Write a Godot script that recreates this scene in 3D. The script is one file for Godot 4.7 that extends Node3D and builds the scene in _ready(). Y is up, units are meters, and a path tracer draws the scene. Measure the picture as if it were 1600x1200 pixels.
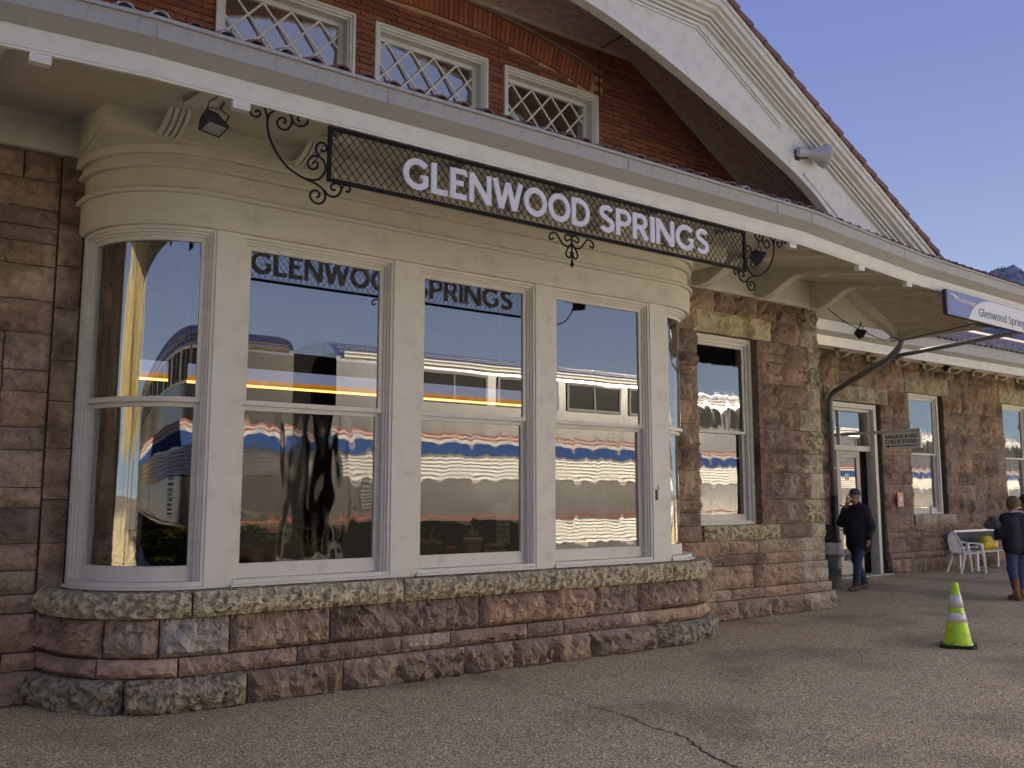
extends Node3D
# A railway station bay window with its hanging name board, seen from the platform.

const DEPTH := -8.5          # face of the main stone wall
const WING := -11.25         # face of the wing wall
const BAYZ := -7.55          # face of the bay's posts
var M := {}
var na := FastNoiseLite.new()
var nb := FastNoiseLite.new()
var nc := FastNoiseLite.new()
var rng := RandomNumberGenerator.new()
var station: Node3D


# ---------------------------------------------------------------- mesh helpers
class G:
	var st := SurfaceTool.new()
	var n := 0
	func _init():
		st.begin(Mesh.PRIMITIVE_TRIANGLES)
		st.set_smooth_group(-1)
	func smooth(k: int) -> void:
		st.set_smooth_group(k)
	func color(c: Color) -> void:
		st.set_color(c)
	func tri(a: Vector3, b: Vector3, c: Vector3) -> void:
		st.add_vertex(a)
		st.add_vertex(c)
		st.add_vertex(b)
		n += 1
	func quad(a: Vector3, b: Vector3, c: Vector3, d: Vector3) -> void:
		tri(a, b, c)
		tri(a, c, d)
	func quo(a: Vector3, b: Vector3, c: Vector3, d: Vector3, m: Vector3) -> void:
		if (b - a).cross(d - a).dot((a + b + c + d) * 0.25 - m) < 0.0:
			quad(a, d, c, b)
		else:
			quad(a, b, c, d)
	func hexa(p: Array) -> void:      # bottom four corners in a ring, then the top four
		var m := Vector3.ZERO
		for q in p:
			m += q / 8.0
		quo(p[0], p[1], p[2], p[3], m)
		quo(p[4], p[5], p[6], p[7], m)
		for i in 4:
			var j := (i + 1) % 4
			quo(p[i], p[j], p[j + 4], p[i + 4], m)
	func box(a: Vector3, b: Vector3) -> void:
		hexa([Vector3(a.x, a.y, a.z), Vector3(b.x, a.y, a.z), Vector3(b.x, a.y, b.z), Vector3(a.x, a.y, b.z), Vector3(a.x, b.y, a.z), Vector3(b.x, b.y, a.z), Vector3(b.x, b.y, b.z), Vector3(a.x, b.y, b.z)])
	func beam(a: Vector3, b: Vector3, w: float, h: float, up := Vector3.UP) -> void:   # a straight bar of w by h
		var d := (b - a).normalized()
		var s := d.cross(up).normalized() * w * 0.5
		var u := s.cross(d).normalized() * h * 0.5
		hexa([a - s - u, a + s - u, a + s + u, a - s + u, b - s - u, b + s - u, b + s + u, b - s + u])
	func prism(poly: PackedVector2Array, o: Vector3, ux: Vector3, uy: Vector3, e: Vector3) -> void:
		var idx := Geometry2D.triangulate_polygon(poly)
		var flip := ux.cross(uy).dot(e) > 0.0
		for i in range(0, idx.size(), 3):
			var a := o + ux * poly[idx[i]].x + uy * poly[idx[i]].y
			var b := o + ux * poly[idx[i + 1]].x + uy * poly[idx[i + 1]].y
			var c := o + ux * poly[idx[i + 2]].x + uy * poly[idx[i + 2]].y
			if flip == ((b - a).cross(c - a).dot(e) > 0.0):
				tri(a + e, b + e, c + e)
				tri(a, c, b)
			else:
				tri(a + e, c + e, b + e)
				tri(a, b, c)
		var ccw := not Geometry2D.is_polygon_clockwise(poly)
		for i in poly.size():
			var p := poly[i]
			var q := poly[(i + 1) % poly.size()]
			var a := o + ux * p.x + uy * p.y
			var b := o + ux * q.x + uy * q.y
			if ccw == flip:
				quad(a, b, b + e, a + e)
			else:
				quad(b, a, a + e, b + e)
	func tube(pts: PackedVector3Array, r: PackedFloat32Array, sides := 8, flat := 1.0, closed_ends := true) -> void:
		var rings := []
		var up := Vector3.UP if absf((pts[1] - pts[0]).normalized().y) < 0.9 else Vector3.RIGHT
		for i in pts.size():
			var t := (pts[mini(i + 1, pts.size() - 1)] - pts[maxi(i - 1, 0)]).normalized()
			var s := t.cross(up).normalized()
			up = s.cross(t).normalized()
			var rr := r[mini(i, r.size() - 1)]
			var ring := PackedVector3Array()
			for k in sides:
				var a := TAU * (k + 0.5) / sides
				ring.append(pts[i] + s * cos(a) * rr + up * sin(a) * rr * flat)
			rings.append(ring)
		for i in pts.size() - 1:
			for k in sides:
				var j := (k + 1) % sides
				quad(rings[i][k], rings[i + 1][k], rings[i + 1][j], rings[i][j])
		if closed_ends:
			for k in range(1, sides - 1):
				tri(rings[0][0], rings[0][k], rings[0][k + 1])
				var e: PackedVector3Array = rings[rings.size() - 1]
				tri(e[0], e[k + 1], e[k])
	func lathe(prof: PackedVector2Array, at: Vector3, sides := 16, ax := Vector3.UP, lean := Vector3.RIGHT) -> void:   # (radius, height)
		var bx := (lean - ax * lean.dot(ax)).normalized()
		var bz := bx.cross(ax)
		for i in prof.size() - 1:
			for k in sides:
				var a0 := TAU * k / sides
				var a1 := TAU * (k + 1) / sides
				var d0 := bx * cos(a0) + bz * sin(a0)
				var d1 := bx * cos(a1) + bz * sin(a1)
				var p := prof[i]
				var q := prof[i + 1]
				if p.x < 0.0001:
					tri(at + ax * p.y, at + ax * q.y + d1 * q.x, at + ax * q.y + d0 * q.x)
				elif q.x < 0.0001:
					tri(at + ax * p.y + d0 * p.x, at + ax * p.y + d1 * p.x, at + ax * q.y)
				else:
					quad(at + ax * p.y + d0 * p.x, at + ax * p.y + d1 * p.x, at + ax * q.y + d1 * q.x, at + ax * q.y + d0 * q.x)
	func done() -> ArrayMesh:
		st.generate_normals()
		return st.commit()


func put(called: String, g, mat, par: Node) -> MeshInstance3D:
	var o := MeshInstance3D.new()
	o.name = called
	o.mesh = g.done() if g is G else g
	o.material_override = M[mat] if mat is String else mat
	par.add_child(o, true)
	return o

func thing(called: String, label: String, cat: String, at := Vector3.ZERO, group := "") -> Node3D:
	var o := Node3D.new()
	o.name = called
	o.position = at
	add_child(o, true)
	tag(o, label, cat, group)
	return o

func tag(o: Node, label: String, cat := "", group := "") -> void:
	o.set_meta("label", label)
	if cat:
		o.set_meta("category", cat)
	if group:
		o.set_meta("group", group)

func stuff(o: Node) -> Node:
	o.set_meta("kind", "stuff")
	return o

func struct(called: String, g, mat) -> MeshInstance3D:
	var o := put(called, g, mat, self)
	o.set_meta("kind", "structure")
	return o

func V(x: float, y: float) -> Vector2:
	return Vector2(x, y)

func curve(p: Array, per := 4) -> PackedVector2Array:     # a smooth line through the points
	var out := PackedVector2Array()
	for i in p.size() - 1:
		var a: Vector2 = p[maxi(i - 1, 0)]
		var d: Vector2 = p[mini(i + 2, p.size() - 1)]
		for k in per:
			out.append((p[i] as Vector2).cubic_interpolate(p[i + 1], a, d, float(k) / per))
	out.append(p[p.size() - 1])
	return out

# sweep a closed profile (outward, height) along a line in plan (x, z); outward is to the left-hand viewer's side
func plan_sweep(g: G, path: PackedVector2Array, prof: PackedVector2Array) -> void:
	var rows := []
	for i in path.size():
		var d0 := (path[i] - path[maxi(i - 1, 0)]).normalized() if i > 0 else (path[1] - path[0]).normalized()
		var d1 := (path[mini(i + 1, path.size() - 1)] - path[i]).normalized() if i < path.size() - 1 else d0
		var n0 := Vector2(-d0.y, d0.x)
		var n1 := Vector2(-d1.y, d1.x)
		var m := (n0 + n1).normalized()
		m /= maxf(0.3, m.dot(n0))
		var row := PackedVector3Array()
		for p in prof:
			var q := path[i] + m * p.x
			row.append(Vector3(q.x, p.y, q.y))
		rows.append(row)
	var cw := Geometry2D.is_polygon_clockwise(prof)
	for i in path.size() - 1:
		for k in prof.size():
			var j := (k + 1) % prof.size()
			if cw:
				g.quad(rows[i][k], rows[i][j], rows[i + 1][j], rows[i + 1][k])
			else:
				g.quad(rows[i][k], rows[i + 1][k], rows[i + 1][j], rows[i][j])
	var idx := Geometry2D.triangulate_polygon(prof)
	for i in range(0, idx.size(), 3):
		for e in [rows[0], rows[rows.size() - 1]]:
			g.tri(e[idx[i]], e[idx[i + 1]], e[idx[i + 2]])

# a wall of boxes that leaves the openings (Rect2 in x, y) free
func pierced(g: G, x0: float, x1: float, y0: float, y1: float, z0: float, z1: float, holes: Array) -> void:
	var xs := [x0, x1]
	for h: Rect2 in holes:
		xs += [h.position.x, h.end.x]
	xs.sort()
	for i in xs.size() - 1:
		if xs[i + 1] - xs[i] < 0.001 or xs[i] < x0 - 0.001 or xs[i + 1] > x1 + 0.001:
			continue
		var mid: float = (xs[i] + xs[i + 1]) / 2
		var spans := [[y0, y1]]
		for h: Rect2 in holes:
			if mid > h.position.x and mid < h.end.x:
				var left := []
				for s in spans:
					if h.position.y > s[0] and h.position.y < s[1]:
						left.append([s[0], h.position.y])
					if h.end.y < s[1] and h.end.y > s[0]:
						left.append([h.end.y, s[1]])
					if h.position.y >= s[1] or h.end.y <= s[0]:
						left.append(s)
				spans = left
		for s in spans:
			g.box(Vector3(xs[i], s[0], z0), Vector3(xs[i + 1], s[1], z1))

# one rock-faced block: P(s, y, d) places along, up and out
func stone(par: Node, P: Callable, s0: float, s1: float, y0: float, y1: float, base: float, amp: float, tint: Color, mat := "stone", cell := 0.07, thick := 0.1, called := "stone") -> void:
	var j := 0.006
	s0 += j; s1 -= j; y0 += j * 0.7; y1 -= j * 0.7
	var nx := clampi(roundi((s1 - s0) / cell), 2, 40)
	var ny := clampi(roundi((y1 - y0) / cell), 2, 14)
	var sd := rng.randf() * 90.0
	var tilt := rng.randf_range(-0.25, 0.25)
	var lift := rng.randf_range(0.3, 0.75)
	var pt := []
	for iy in ny + 1:
		for ix in nx + 1:
			var s := lerpf(s0, s1, float(ix) / nx)
			var y := lerpf(y0, y1, float(iy) / ny)
			var inner := ix > 0 and ix < nx and iy > 0 and iy < ny
			if inner:
				s += rng.randf_range(-0.32, 0.32) * (s1 - s0) / nx
				y += rng.randf_range(-0.32, 0.32) * (y1 - y0) / ny
			var e := minf(minf(s - s0, s1 - s), minf(y - y0, y1 - y))
			var d := base + rng.randf_range(-0.003, 0.002)
			if inner:
				var f := 0.55 * na.get_noise_3d(s, y, sd) + 0.75 * nb.get_noise_3d(s, y, sd) + lift + tilt * ((y - y0) / (y1 - y0) - 0.5) * 2.0
				d = base + amp * smoothstep(0.0, 0.055, e) * clampf(f, -0.1, 1.25)
			var q: Vector3 = P.call(s, y, d)
			pt.append(q)
	var g := G.new()
	g.color(tint)
	var w := nx + 1
	for iy in ny:
		for ix in nx:
			var a: int = iy * w + ix
			if (ix + iy) % 2 == 0:
				g.tri(pt[a], pt[a + 1], pt[a + 1 + w])
				g.tri(pt[a], pt[a + 1 + w], pt[a + w])
			else:
				g.tri(pt[a], pt[a + 1], pt[a + w])
				g.tri(pt[a + 1], pt[a + 1 + w], pt[a + w])
	for ix in nx:
		var sa := lerpf(s0, s1, float(ix) / nx)
		var sb := lerpf(s0, s1, float(ix + 1) / nx)
		g.quad(P.call(sa, y0, base - thick), P.call(sb, y0, base - thick), pt[ix + 1], pt[ix])
		g.quad(pt[ny * w + ix], pt[ny * w + ix + 1], P.call(sb, y1, base - thick), P.call(sa, y1, base - thick))
	for iy in ny:
		var ya := lerpf(y0, y1, float(iy) / ny)
		var yb := lerpf(y0, y1, float(iy + 1) / ny)
		g.quad(P.call(s0, ya, base - thick), pt[iy * w], pt[iy * w + w], P.call(s0, yb, base - thick))
		g.quad(pt[iy * w + nx], P.call(s1, ya, base - thick), P.call(s1, yb, base - thick), pt[iy * w + w + nx])
	put(called, g, mat, par)

func splits(s0: float, s1: float, lo: float, hi: float) -> Array:
	var out := [s0]
	while s1 - out[-1] > hi:
		out.append(out[-1] + rng.randf_range(lo, hi))
	if s1 - out[-1] < lo * 0.6 and out.size() > 1:
		out.pop_back()
	out.append(s1)
	return out

var reds := [Color(.39, .288, .222), Color(.35, .262, .208), Color(.44, .335, .25), Color(.285, .225, .185), Color(.375, .31, .25), Color(.405, .292, .215)]
func red() -> Color:
	var c: Color = reds[rng.randi() % reds.size()]
	return c * rng.randf_range(0.82, 1.15)
func buff() -> Color:
	return Color(.53, .49, .39) * rng.randf_range(0.85, 1.12)

# a course of blocks on a flat wall, broken by the openings
func course(par: Node, P: Callable, x0: float, x1: float, y0: float, y1: float, lo: float, hi: float, holes: Array, base := 0.0, amp := 0.05, cell := 0.08) -> void:
	var spans := [[x0, x1]]
	for h: Rect2 in holes:
		if h.position.y < y1 - 0.01 and h.end.y > y0 + 0.01:
			var left := []
			for s in spans:
				if h.end.x <= s[0] or h.position.x >= s[1]:
					left.append(s)
					continue
				if h.position.x > s[0] + 0.02:
					left.append([s[0], h.position.x])
				if h.end.x < s[1] - 0.02:
					left.append([h.end.x, s[1]])
			spans = left
	for s in spans:
		var cuts := splits(s[0], s[1], lo, hi)
		for i in cuts.size() - 1:
			if y1 - y0 > 0.29 and rng.randf() < 0.22 and cuts[i + 1] - cuts[i] > 0.3:
				var ym := lerpf(y0, y1, rng.randf_range(0.4, 0.6))
				stone(par, P, cuts[i], cuts[i + 1], y0, ym, base, amp, red(), "stone", cell)
				stone(par, P, cuts[i], cuts[i + 1], ym, y1, base, amp, red(), "stone", cell)
			else:
				stone(par, P, cuts[i], cuts[i + 1], y0, y1, base, amp, red(), "stone", cell)


# ---------------------------------------------------------------- materials
func noise_tex(freq: float, kind: int, octaves: int, sd: int, cols: Array, size := 512, normal := false, strength := 6.0) -> NoiseTexture2D:
	var f := FastNoiseLite.new()
	f.noise_type = kind
	f.frequency = freq
	f.seed = sd
	f.fractal_octaves = octaves
	f.fractal_type = FastNoiseLite.FRACTAL_FBM if octaves > 1 else FastNoiseLite.FRACTAL_NONE
	var t := NoiseTexture2D.new()
	t.width = size
	t.height = size
	t.seamless = true
	t.noise = f
	if cols:
		var gr := Gradient.new()
		var offs := PackedFloat32Array()
		var cs := PackedColorArray()
		for c in cols:
			offs.append(c[0])
			cs.append((c[1] as Color).linear_to_srgb())
		gr.offsets = offs
		gr.colors = cs
		t.color_ramp = gr
	t.as_normal_map = normal
	t.bump_strength = strength
	return t

func grey(v: float) -> Color:
	return Color(v, v, v)

func mat(called: String, c: Color, rough := 0.8, metal := 0.0) -> StandardMaterial3D:
	var m := StandardMaterial3D.new()
	m.resource_name = called
	m.albedo_color = c.linear_to_srgb()
	m.roughness = rough
	m.metallic = metal
	M[called] = m
	return m

func grain(m: StandardMaterial3D, tex: Texture2D, scale: Vector3, bump: Texture2D = null, cm := 0.1) -> void:
	m.albedo_texture = tex
	m.uv1_triplanar = true
	m.uv1_world_triplanar = true
	m.uv1_scale = scale
	if bump:
		m.heightmap_enabled = true
		m.heightmap_texture = bump
		m.heightmap_scale = cm

func wear(m: StandardMaterial3D, tex: Texture2D) -> void:       # a coarser pattern multiplied over the first (uses the second uv set)
	m.detail_enabled = true
	m.detail_albedo = tex
	m.detail_blend_mode = BaseMaterial3D.BLEND_MODE_MUL
	m.detail_uv_layer = BaseMaterial3D.DETAIL_UV_2
	m.uv2_triplanar = true
	m.uv2_world_triplanar = true

func materials() -> void:
	var S := FastNoiseLite.TYPE_SIMPLEX_SMOOTH
	var C := FastNoiseLite.TYPE_CELLULAR
	var mottle := noise_tex(0.011, S, 5, 3, [[0.0, grey(.55)], [0.4, Color(.85, .82, .8)], [0.6, Color(1, .97, .93)], [0.85, Color(1.0, .98, .95)], [1.0, grey(.7)]])
	var fine := noise_tex(0.03, S, 5, 5, [[0.0, grey(.0)], [1.0, grey(1.0)]])
	var blot := noise_tex(0.006, S, 4, 9, [[0.0, Color(.36, .33, .30)], [0.36, Color(.72, .7, .68)], [0.5, grey(1)], [1.0, grey(1)]])
	var lich := noise_tex(0.014, S, 5, 21, [[0.0, Color(.16, .15, .14)], [0.36, Color(.30, .28, .25)], [0.48, Color(.75, .71, .58)], [0.62, Color(1, .97, .85)], [1.0, Color(.88, .86, .8)]])
	var streak := noise_tex(0.010, S, 4, 31, [[0.0, Color(.74, .72, .68)], [0.25, Color(.95, .945, .93)], [0.5, grey(1)], [1.0, grey(1)]])
	var weathered := noise_tex(0.009, S, 5, 33, [[0.0, Color(.84, .82, .78)], [0.22, Color(.95, .945, .93)], [0.45, grey(1)], [1.0, grey(1)]])
	var m := mat("stone", Color.WHITE, 0.93)
	m.vertex_color_use_as_albedo = true
	grain(m, mottle, Vector3(1.3, 1.3, 1.3), fine, 2.6)
	wear(m, blot)
	m.uv2_scale = Vector3(0.45, 0.45, 0.45)
	m = mat("lichen", Color.WHITE, 0.93)
	m.vertex_color_use_as_albedo = true
	grain(m, lich, Vector3(1.6, 1.6, 1.6), fine, 2.6)
	m = mat("mortar", Color(.13, .105, .09), 0.95)
	grain(m, mottle, Vector3(2, 2, 2))
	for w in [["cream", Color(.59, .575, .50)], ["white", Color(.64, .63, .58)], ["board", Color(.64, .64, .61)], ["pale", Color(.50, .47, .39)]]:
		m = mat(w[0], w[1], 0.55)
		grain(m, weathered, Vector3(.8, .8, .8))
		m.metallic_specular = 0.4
	m = mat("gutter", Color(.34, .335, .325), 0.5)
	grain(m, streak, Vector3(3.3, 0.4, 3.3))
	m = mat("soffit", Color(.55, .46, .43), 0.7)
	grain(m, mottle, Vector3(1, 1, 1))
	m = mat("planks", Color(.60, .55, .48), 0.8)
	grain(m, mottle, Vector3(1.5, 3, .4))
	m = mat("brick", Color(1, 1, 1), 0.8)
	m.vertex_color_use_as_albedo = true
	grain(m, mottle, Vector3(3, 3, 3), fine, 0.12)
	m = mat("brick_joint", Color(.42, .29, .19), 0.95)
	m = mat("tile", Color(.20, .105, .085), 0.8)
	grain(m, mottle, Vector3(2.2, 2.2, 2.2), fine, 0.25)
	m = mat("snowy_tile", Color(.42, .40, .40), 0.7)
	grain(m, noise_tex(0.02, S, 3, 77, [[0.0, Color(.3, .22, .2)], [0.5, Color(.5, .42, .4)], [0.6, grey(1)], [1.0, grey(1)]]), Vector3(1.2, 1.2, 1.2))
	mat("iron", Color(.010, .009, .012), 0.65).metallic_specular = 0.25
	mat("letter", Color(.60, .60, .66), 0.5)
	mat("black", Color(.012, .012, .012), 0.5)
	mat("dark_metal", Color(.05, .052, .055), 0.4, 0.6)
	mat("pipe", Color(.22, .22, .23), 0.38)
	mat("white_plastic", Color(.72, .72, .76), 0.4)
	mat("lens", Color(.22, .22, .21), 0.25)
	mat("horn", Color(.42, .42, .43), 0.5)
	m = mat("glass", Color(1, 1, 1, 0), 0.0)
	m.transparency = BaseMaterial3D.TRANSPARENCY_ALPHA
	m.refraction_enabled = true
	m.refraction_scale = 0.17
	var wavy := noise_tex(0.005, S, 2, 41, [[0.0, grey(0)], [1.0, grey(1)]])
	m = mat("old_glass", Color(1, 1, 1, 0), 0.0)
	m.transparency = BaseMaterial3D.TRANSPARENCY_ALPHA
	m.refraction_enabled = true
	m.refraction_scale = 0.17
	m.uv1_triplanar = true
	m.uv1_world_triplanar = true
	m.uv1_scale = Vector3(1.5, 0.55, 1.5)
	m.heightmap_enabled = true
	m.heightmap_texture = wavy
	m.heightmap_scale = 0.055
	m = m.duplicate()
	m.heightmap_scale = 0.11
	M["wavy_glass"] = m
	m = mat("still_glass", Color(1, 1, 1, 0), 0.0)
	m.transparency = BaseMaterial3D.TRANSPARENCY_ALPHA
	m.refraction_enabled = true
	m.refraction_scale = 0.17
	m.uv1_triplanar = true
	m.uv1_world_triplanar = true
	m.uv1_scale = Vector3(0.6, 0.3, 0.6)
	m.heightmap_enabled = true
	m.heightmap_texture = wavy
	m.heightmap_scale = 0.018
	m = mat("steel", Color(.82, .82, .81), 0.17, 1.0)
	grain(m, streak, Vector3(.5, .12, .5))
	m = mat("fluted_steel", Color(.22, .22, .215), 0.6, 0.9)
	m = mat("soot", Color(.008, .008, .008), 1.0)
	m.specular_mode = BaseMaterial3D.SPECULAR_DISABLED
	m = mat("shaded_steel", Color(.40, .40, .39), 0.2, 1.0)  # darker copy of the steel, with the station's shade put into its colour
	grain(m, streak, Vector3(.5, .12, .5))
	mat("steel_dark", Color(.05, .05, .05), 0.7)
	mat("stripe_red", Color(.15, .05, .042), 0.9).metallic_specular = .15
	mat("stripe_white", Color(.30, .29, .28), 0.9).metallic_specular = .15
	mat("stripe_blue", Color(.018, .04, .12), 0.9).metallic_specular = .15
	mat("tinted", Color(.006, .006, .007), 0.3).metallic_specular = .2
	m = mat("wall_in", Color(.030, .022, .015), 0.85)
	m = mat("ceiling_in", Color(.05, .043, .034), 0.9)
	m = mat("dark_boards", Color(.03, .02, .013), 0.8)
	m = mat("wood", Color(.16, .085, .04), 0.6)
	grain(m, noise_tex(0.02, S, 4, 51, [[0.0, grey(.45)], [0.5, grey(.9)], [1.0, grey(1)]]), Vector3(.6, 6, 6))
	m = mat("leaf", Color(.10, .23, .06), 0.4)
	m.backlight_enabled = true
	m.backlight = Color(.2, .3, .08)
	m = mat("leaf_pale", Color(.36, .45, .18), 0.5)
	m.backlight_enabled = true
	m.backlight = Color(.2, .3, .1)
	mat("terracotta", Color(.48, .19, .09), 0.8)
	mat("pot_pink", Color(.58, .48, .45), 0.6)
	m = mat("basket", Color(.44, .32, .17), 0.8)
	grain(m, noise_tex(0.05, C, 1, 8, [[0.0, grey(.4)], [1.0, grey(1)]]), Vector3(5, 5, 5))
	asphalt()

func asphalt() -> void:
	var n := 1024
	var im := Image.create(n, n, false, Image.FORMAT_RGB8)
	var r := RandomNumberGenerator.new()
	r.seed = 4
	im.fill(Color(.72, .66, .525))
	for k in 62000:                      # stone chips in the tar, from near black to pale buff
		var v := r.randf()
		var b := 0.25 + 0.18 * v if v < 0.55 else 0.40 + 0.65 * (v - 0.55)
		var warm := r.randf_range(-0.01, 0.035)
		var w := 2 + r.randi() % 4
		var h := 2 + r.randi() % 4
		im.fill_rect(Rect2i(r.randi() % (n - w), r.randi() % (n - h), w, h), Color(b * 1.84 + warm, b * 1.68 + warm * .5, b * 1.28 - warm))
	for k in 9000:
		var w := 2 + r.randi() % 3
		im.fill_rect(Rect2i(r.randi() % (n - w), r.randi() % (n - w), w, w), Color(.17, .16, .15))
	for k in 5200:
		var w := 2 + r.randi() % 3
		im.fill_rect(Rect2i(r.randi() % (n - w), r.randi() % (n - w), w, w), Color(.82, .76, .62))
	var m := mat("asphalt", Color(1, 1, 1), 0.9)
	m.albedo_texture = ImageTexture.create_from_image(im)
	m.uv1_triplanar = true
	m.uv1_world_triplanar = true
	m.uv1_scale = Vector3(.42, .42, .42)
	m.heightmap_enabled = true
	m.heightmap_texture = m.albedo_texture
	m.heightmap_scale = 0.5
	wear(m, noise_tex(0.009, FastNoiseLite.TYPE_SIMPLEX_SMOOTH, 5, 61, [[0.0, grey(.55)], [0.3, grey(.74)], [0.45, grey(.95)], [0.6, grey(1)], [0.8, grey(1)], [1.0, grey(.86)]]))
	m.uv2_scale = Vector3(.09, .09, .09)
	m = mat("crack", Color(.012, .012, .012), 1.0)
	m = mat("earth", Color(.12, .10, .08), 1.0)
	m = mat("gravel", Color(.16, .145, .13), 1.0)


# ---------------------------------------------------------------- the bay in plan
const BX0 := 2.35
const BX1 := 7.70
const BR := 0.87
const A0 := 0.08                    # straight stub next to the wall
const A1 := A0 + BR * PI / 2        # where the front begins
const A2 := A1 + BX1 - BX0
const A3 := A2 + BR * PI / 2
const A4 := A3 + 0.08

func bay(s: float, y: float, o: float) -> Vector3:     # along the bay, up, out from the face of its posts
	var cz := BAYZ - BR
	if s < A0:
		return Vector3(BX0 - BR - o, y, cz - (A0 - s))
	if s < A1:
		var a := (s - A0) / BR
		return Vector3(BX0 - (BR + o) * cos(a), y, cz + (BR + o) * sin(a))
	if s < A2:
		return Vector3(BX0 + s - A1, y, BAYZ + o)
	if s < A3:
		var a := (s - A2) / BR
		return Vector3(BX1 + (BR + o) * sin(a), y, cz + (BR + o) * cos(a))
	return Vector3(BX1 + BR + o, y, cz - (s - A3))

func bs(x: float) -> float:
	return A1 + x - BX0

func cuts_of(s0: float, s1: float, step := 0.06) -> Array:
	var out := [s0]
	for e in [A0, A1, A2, A3]:
		if e > s0 + 0.001 and e < s1 - 0.001:
			out.append(e)
	out.append(s1)
	var fine := []
	for i in out.size() - 1:
		var mid: float = (out[i] + out[i + 1]) / 2
		var curved := (mid > A0 and mid < A1) or (mid > A2 and mid < A3)
		var n := maxi(1, ceili((out[i + 1] - out[i]) / step)) if curved else 1
		for k in n:
			fine.append(lerpf(out[i], out[i + 1], float(k) / n))
	fine.append(s1)
	return fine

func cbox(g: G, s0: float, s1: float, y0: float, y1: float, o0: float, o1: float, step := 0.06) -> void:
	var c := cuts_of(s0, s1, step)
	var curved := c.size() > 2
	for i in c.size() - 1:
		var a: float = c[i]
		var b: float = c[i + 1]
		var m := bay((a + b) / 2, (y0 + y1) / 2, (o0 + o1) / 2)
		if curved: g.smooth(1)
		g.quo(bay(a, y0, o1), bay(b, y0, o1), bay(b, y1, o1), bay(a, y1, o1), m)
		if curved: g.smooth(2)
		g.quo(bay(a, y0, o0), bay(b, y0, o0), bay(b, y1, o0), bay(a, y1, o0), m)
		g.smooth(-1)
		g.quo(bay(a, y1, o0), bay(b, y1, o0), bay(b, y1, o1), bay(a, y1, o1), m)
		g.quo(bay(a, y0, o0), bay(b, y0, o0), bay(b, y0, o1), bay(a, y0, o1), m)
		if i == 0:
			g.quo(bay(a, y0, o0), bay(a, y0, o1), bay(a, y1, o1), bay(a, y1, o0), m)
		if i == c.size() - 2:
			g.quo(bay(b, y0, o0), bay(b, y0, o1), bay(b, y1, o1), bay(b, y1, o0), m)

func cring(g: G, s0: float, s1: float, y0: float, y1: float, w: float, wb: float, wt: float, o0: float, o1: float) -> void:
	cbox(g, s0, s0 + w, y0, y1, o0, o1)
	cbox(g, s1 - w, s1, y0, y1, o0, o1)
	if wt > 0: cbox(g, s0 + w, s1 - w, y1 - wt, y1, o0, o1)
	if wb > 0: cbox(g, s0 + w, s1 - w, y0, y0 + wb, o0, o1)

# a double-hung window between two posts of the bay
func bay_window(s0: float, s1: float, label: String, lower := "old_glass") -> void:
	var w := Node3D.new()
	w.name = "bay_window"
	station.add_child(w, true)
	if label:
		w.set_meta("label", label)
	var g := G.new()
	cring(g, s0, s1, 0.925, 3.90, 0.028, 0, 0.030, -0.16, -0.012)
	cring(g, s0 + 0.028, s1 - 0.028, 0.925, 3.87, 0.022, 0, 0.022, -0.16, -0.034)
	cring(g, s0 + 0.05, s1 - 0.05, 0.925, 3.848, 0.022, 0, 0.018, -0.16, -0.056)
	put("casing", g, "white", w)
	g = G.new()
	cbox(g, s0 + 0.002, s1 - 0.002, 0.905, 0.925, -0.15, 0.035)
	cbox(g, s0 + 0.03, s1 - 0.03, 0.9255, 0.962, -0.15, -0.002)
	put("window_sill", g, "white", w)
	g = G.new()
	cring(g, s0 + 0.072, s1 - 0.072, 2.425, 3.83, 0.042, 0.042, 0.04, -0.112, -0.074)
	put("upper_sash", g, "white", w)
	g = G.new()
	cring(g, s0 + 0.0725, s1 - 0.0725, 0.963, 2.435, 0.044, 0.12, 0.05, -0.155, -0.1135)
	put("lower_sash", g, "white", w)
	g = G.new()
	cbox(g, s0 + 0.113, s1 - 0.113, 2.466, 3.791, -0.098, -0.092, 0.03)
	put("upper_pane", g, "still_glass", w)
	g = G.new()
	cbox(g, s0 + 0.115, s1 - 0.115, 1.082, 2.386, -0.138, -0.132, 0.03)
	put("lower_pane", g, lower, w)


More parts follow.
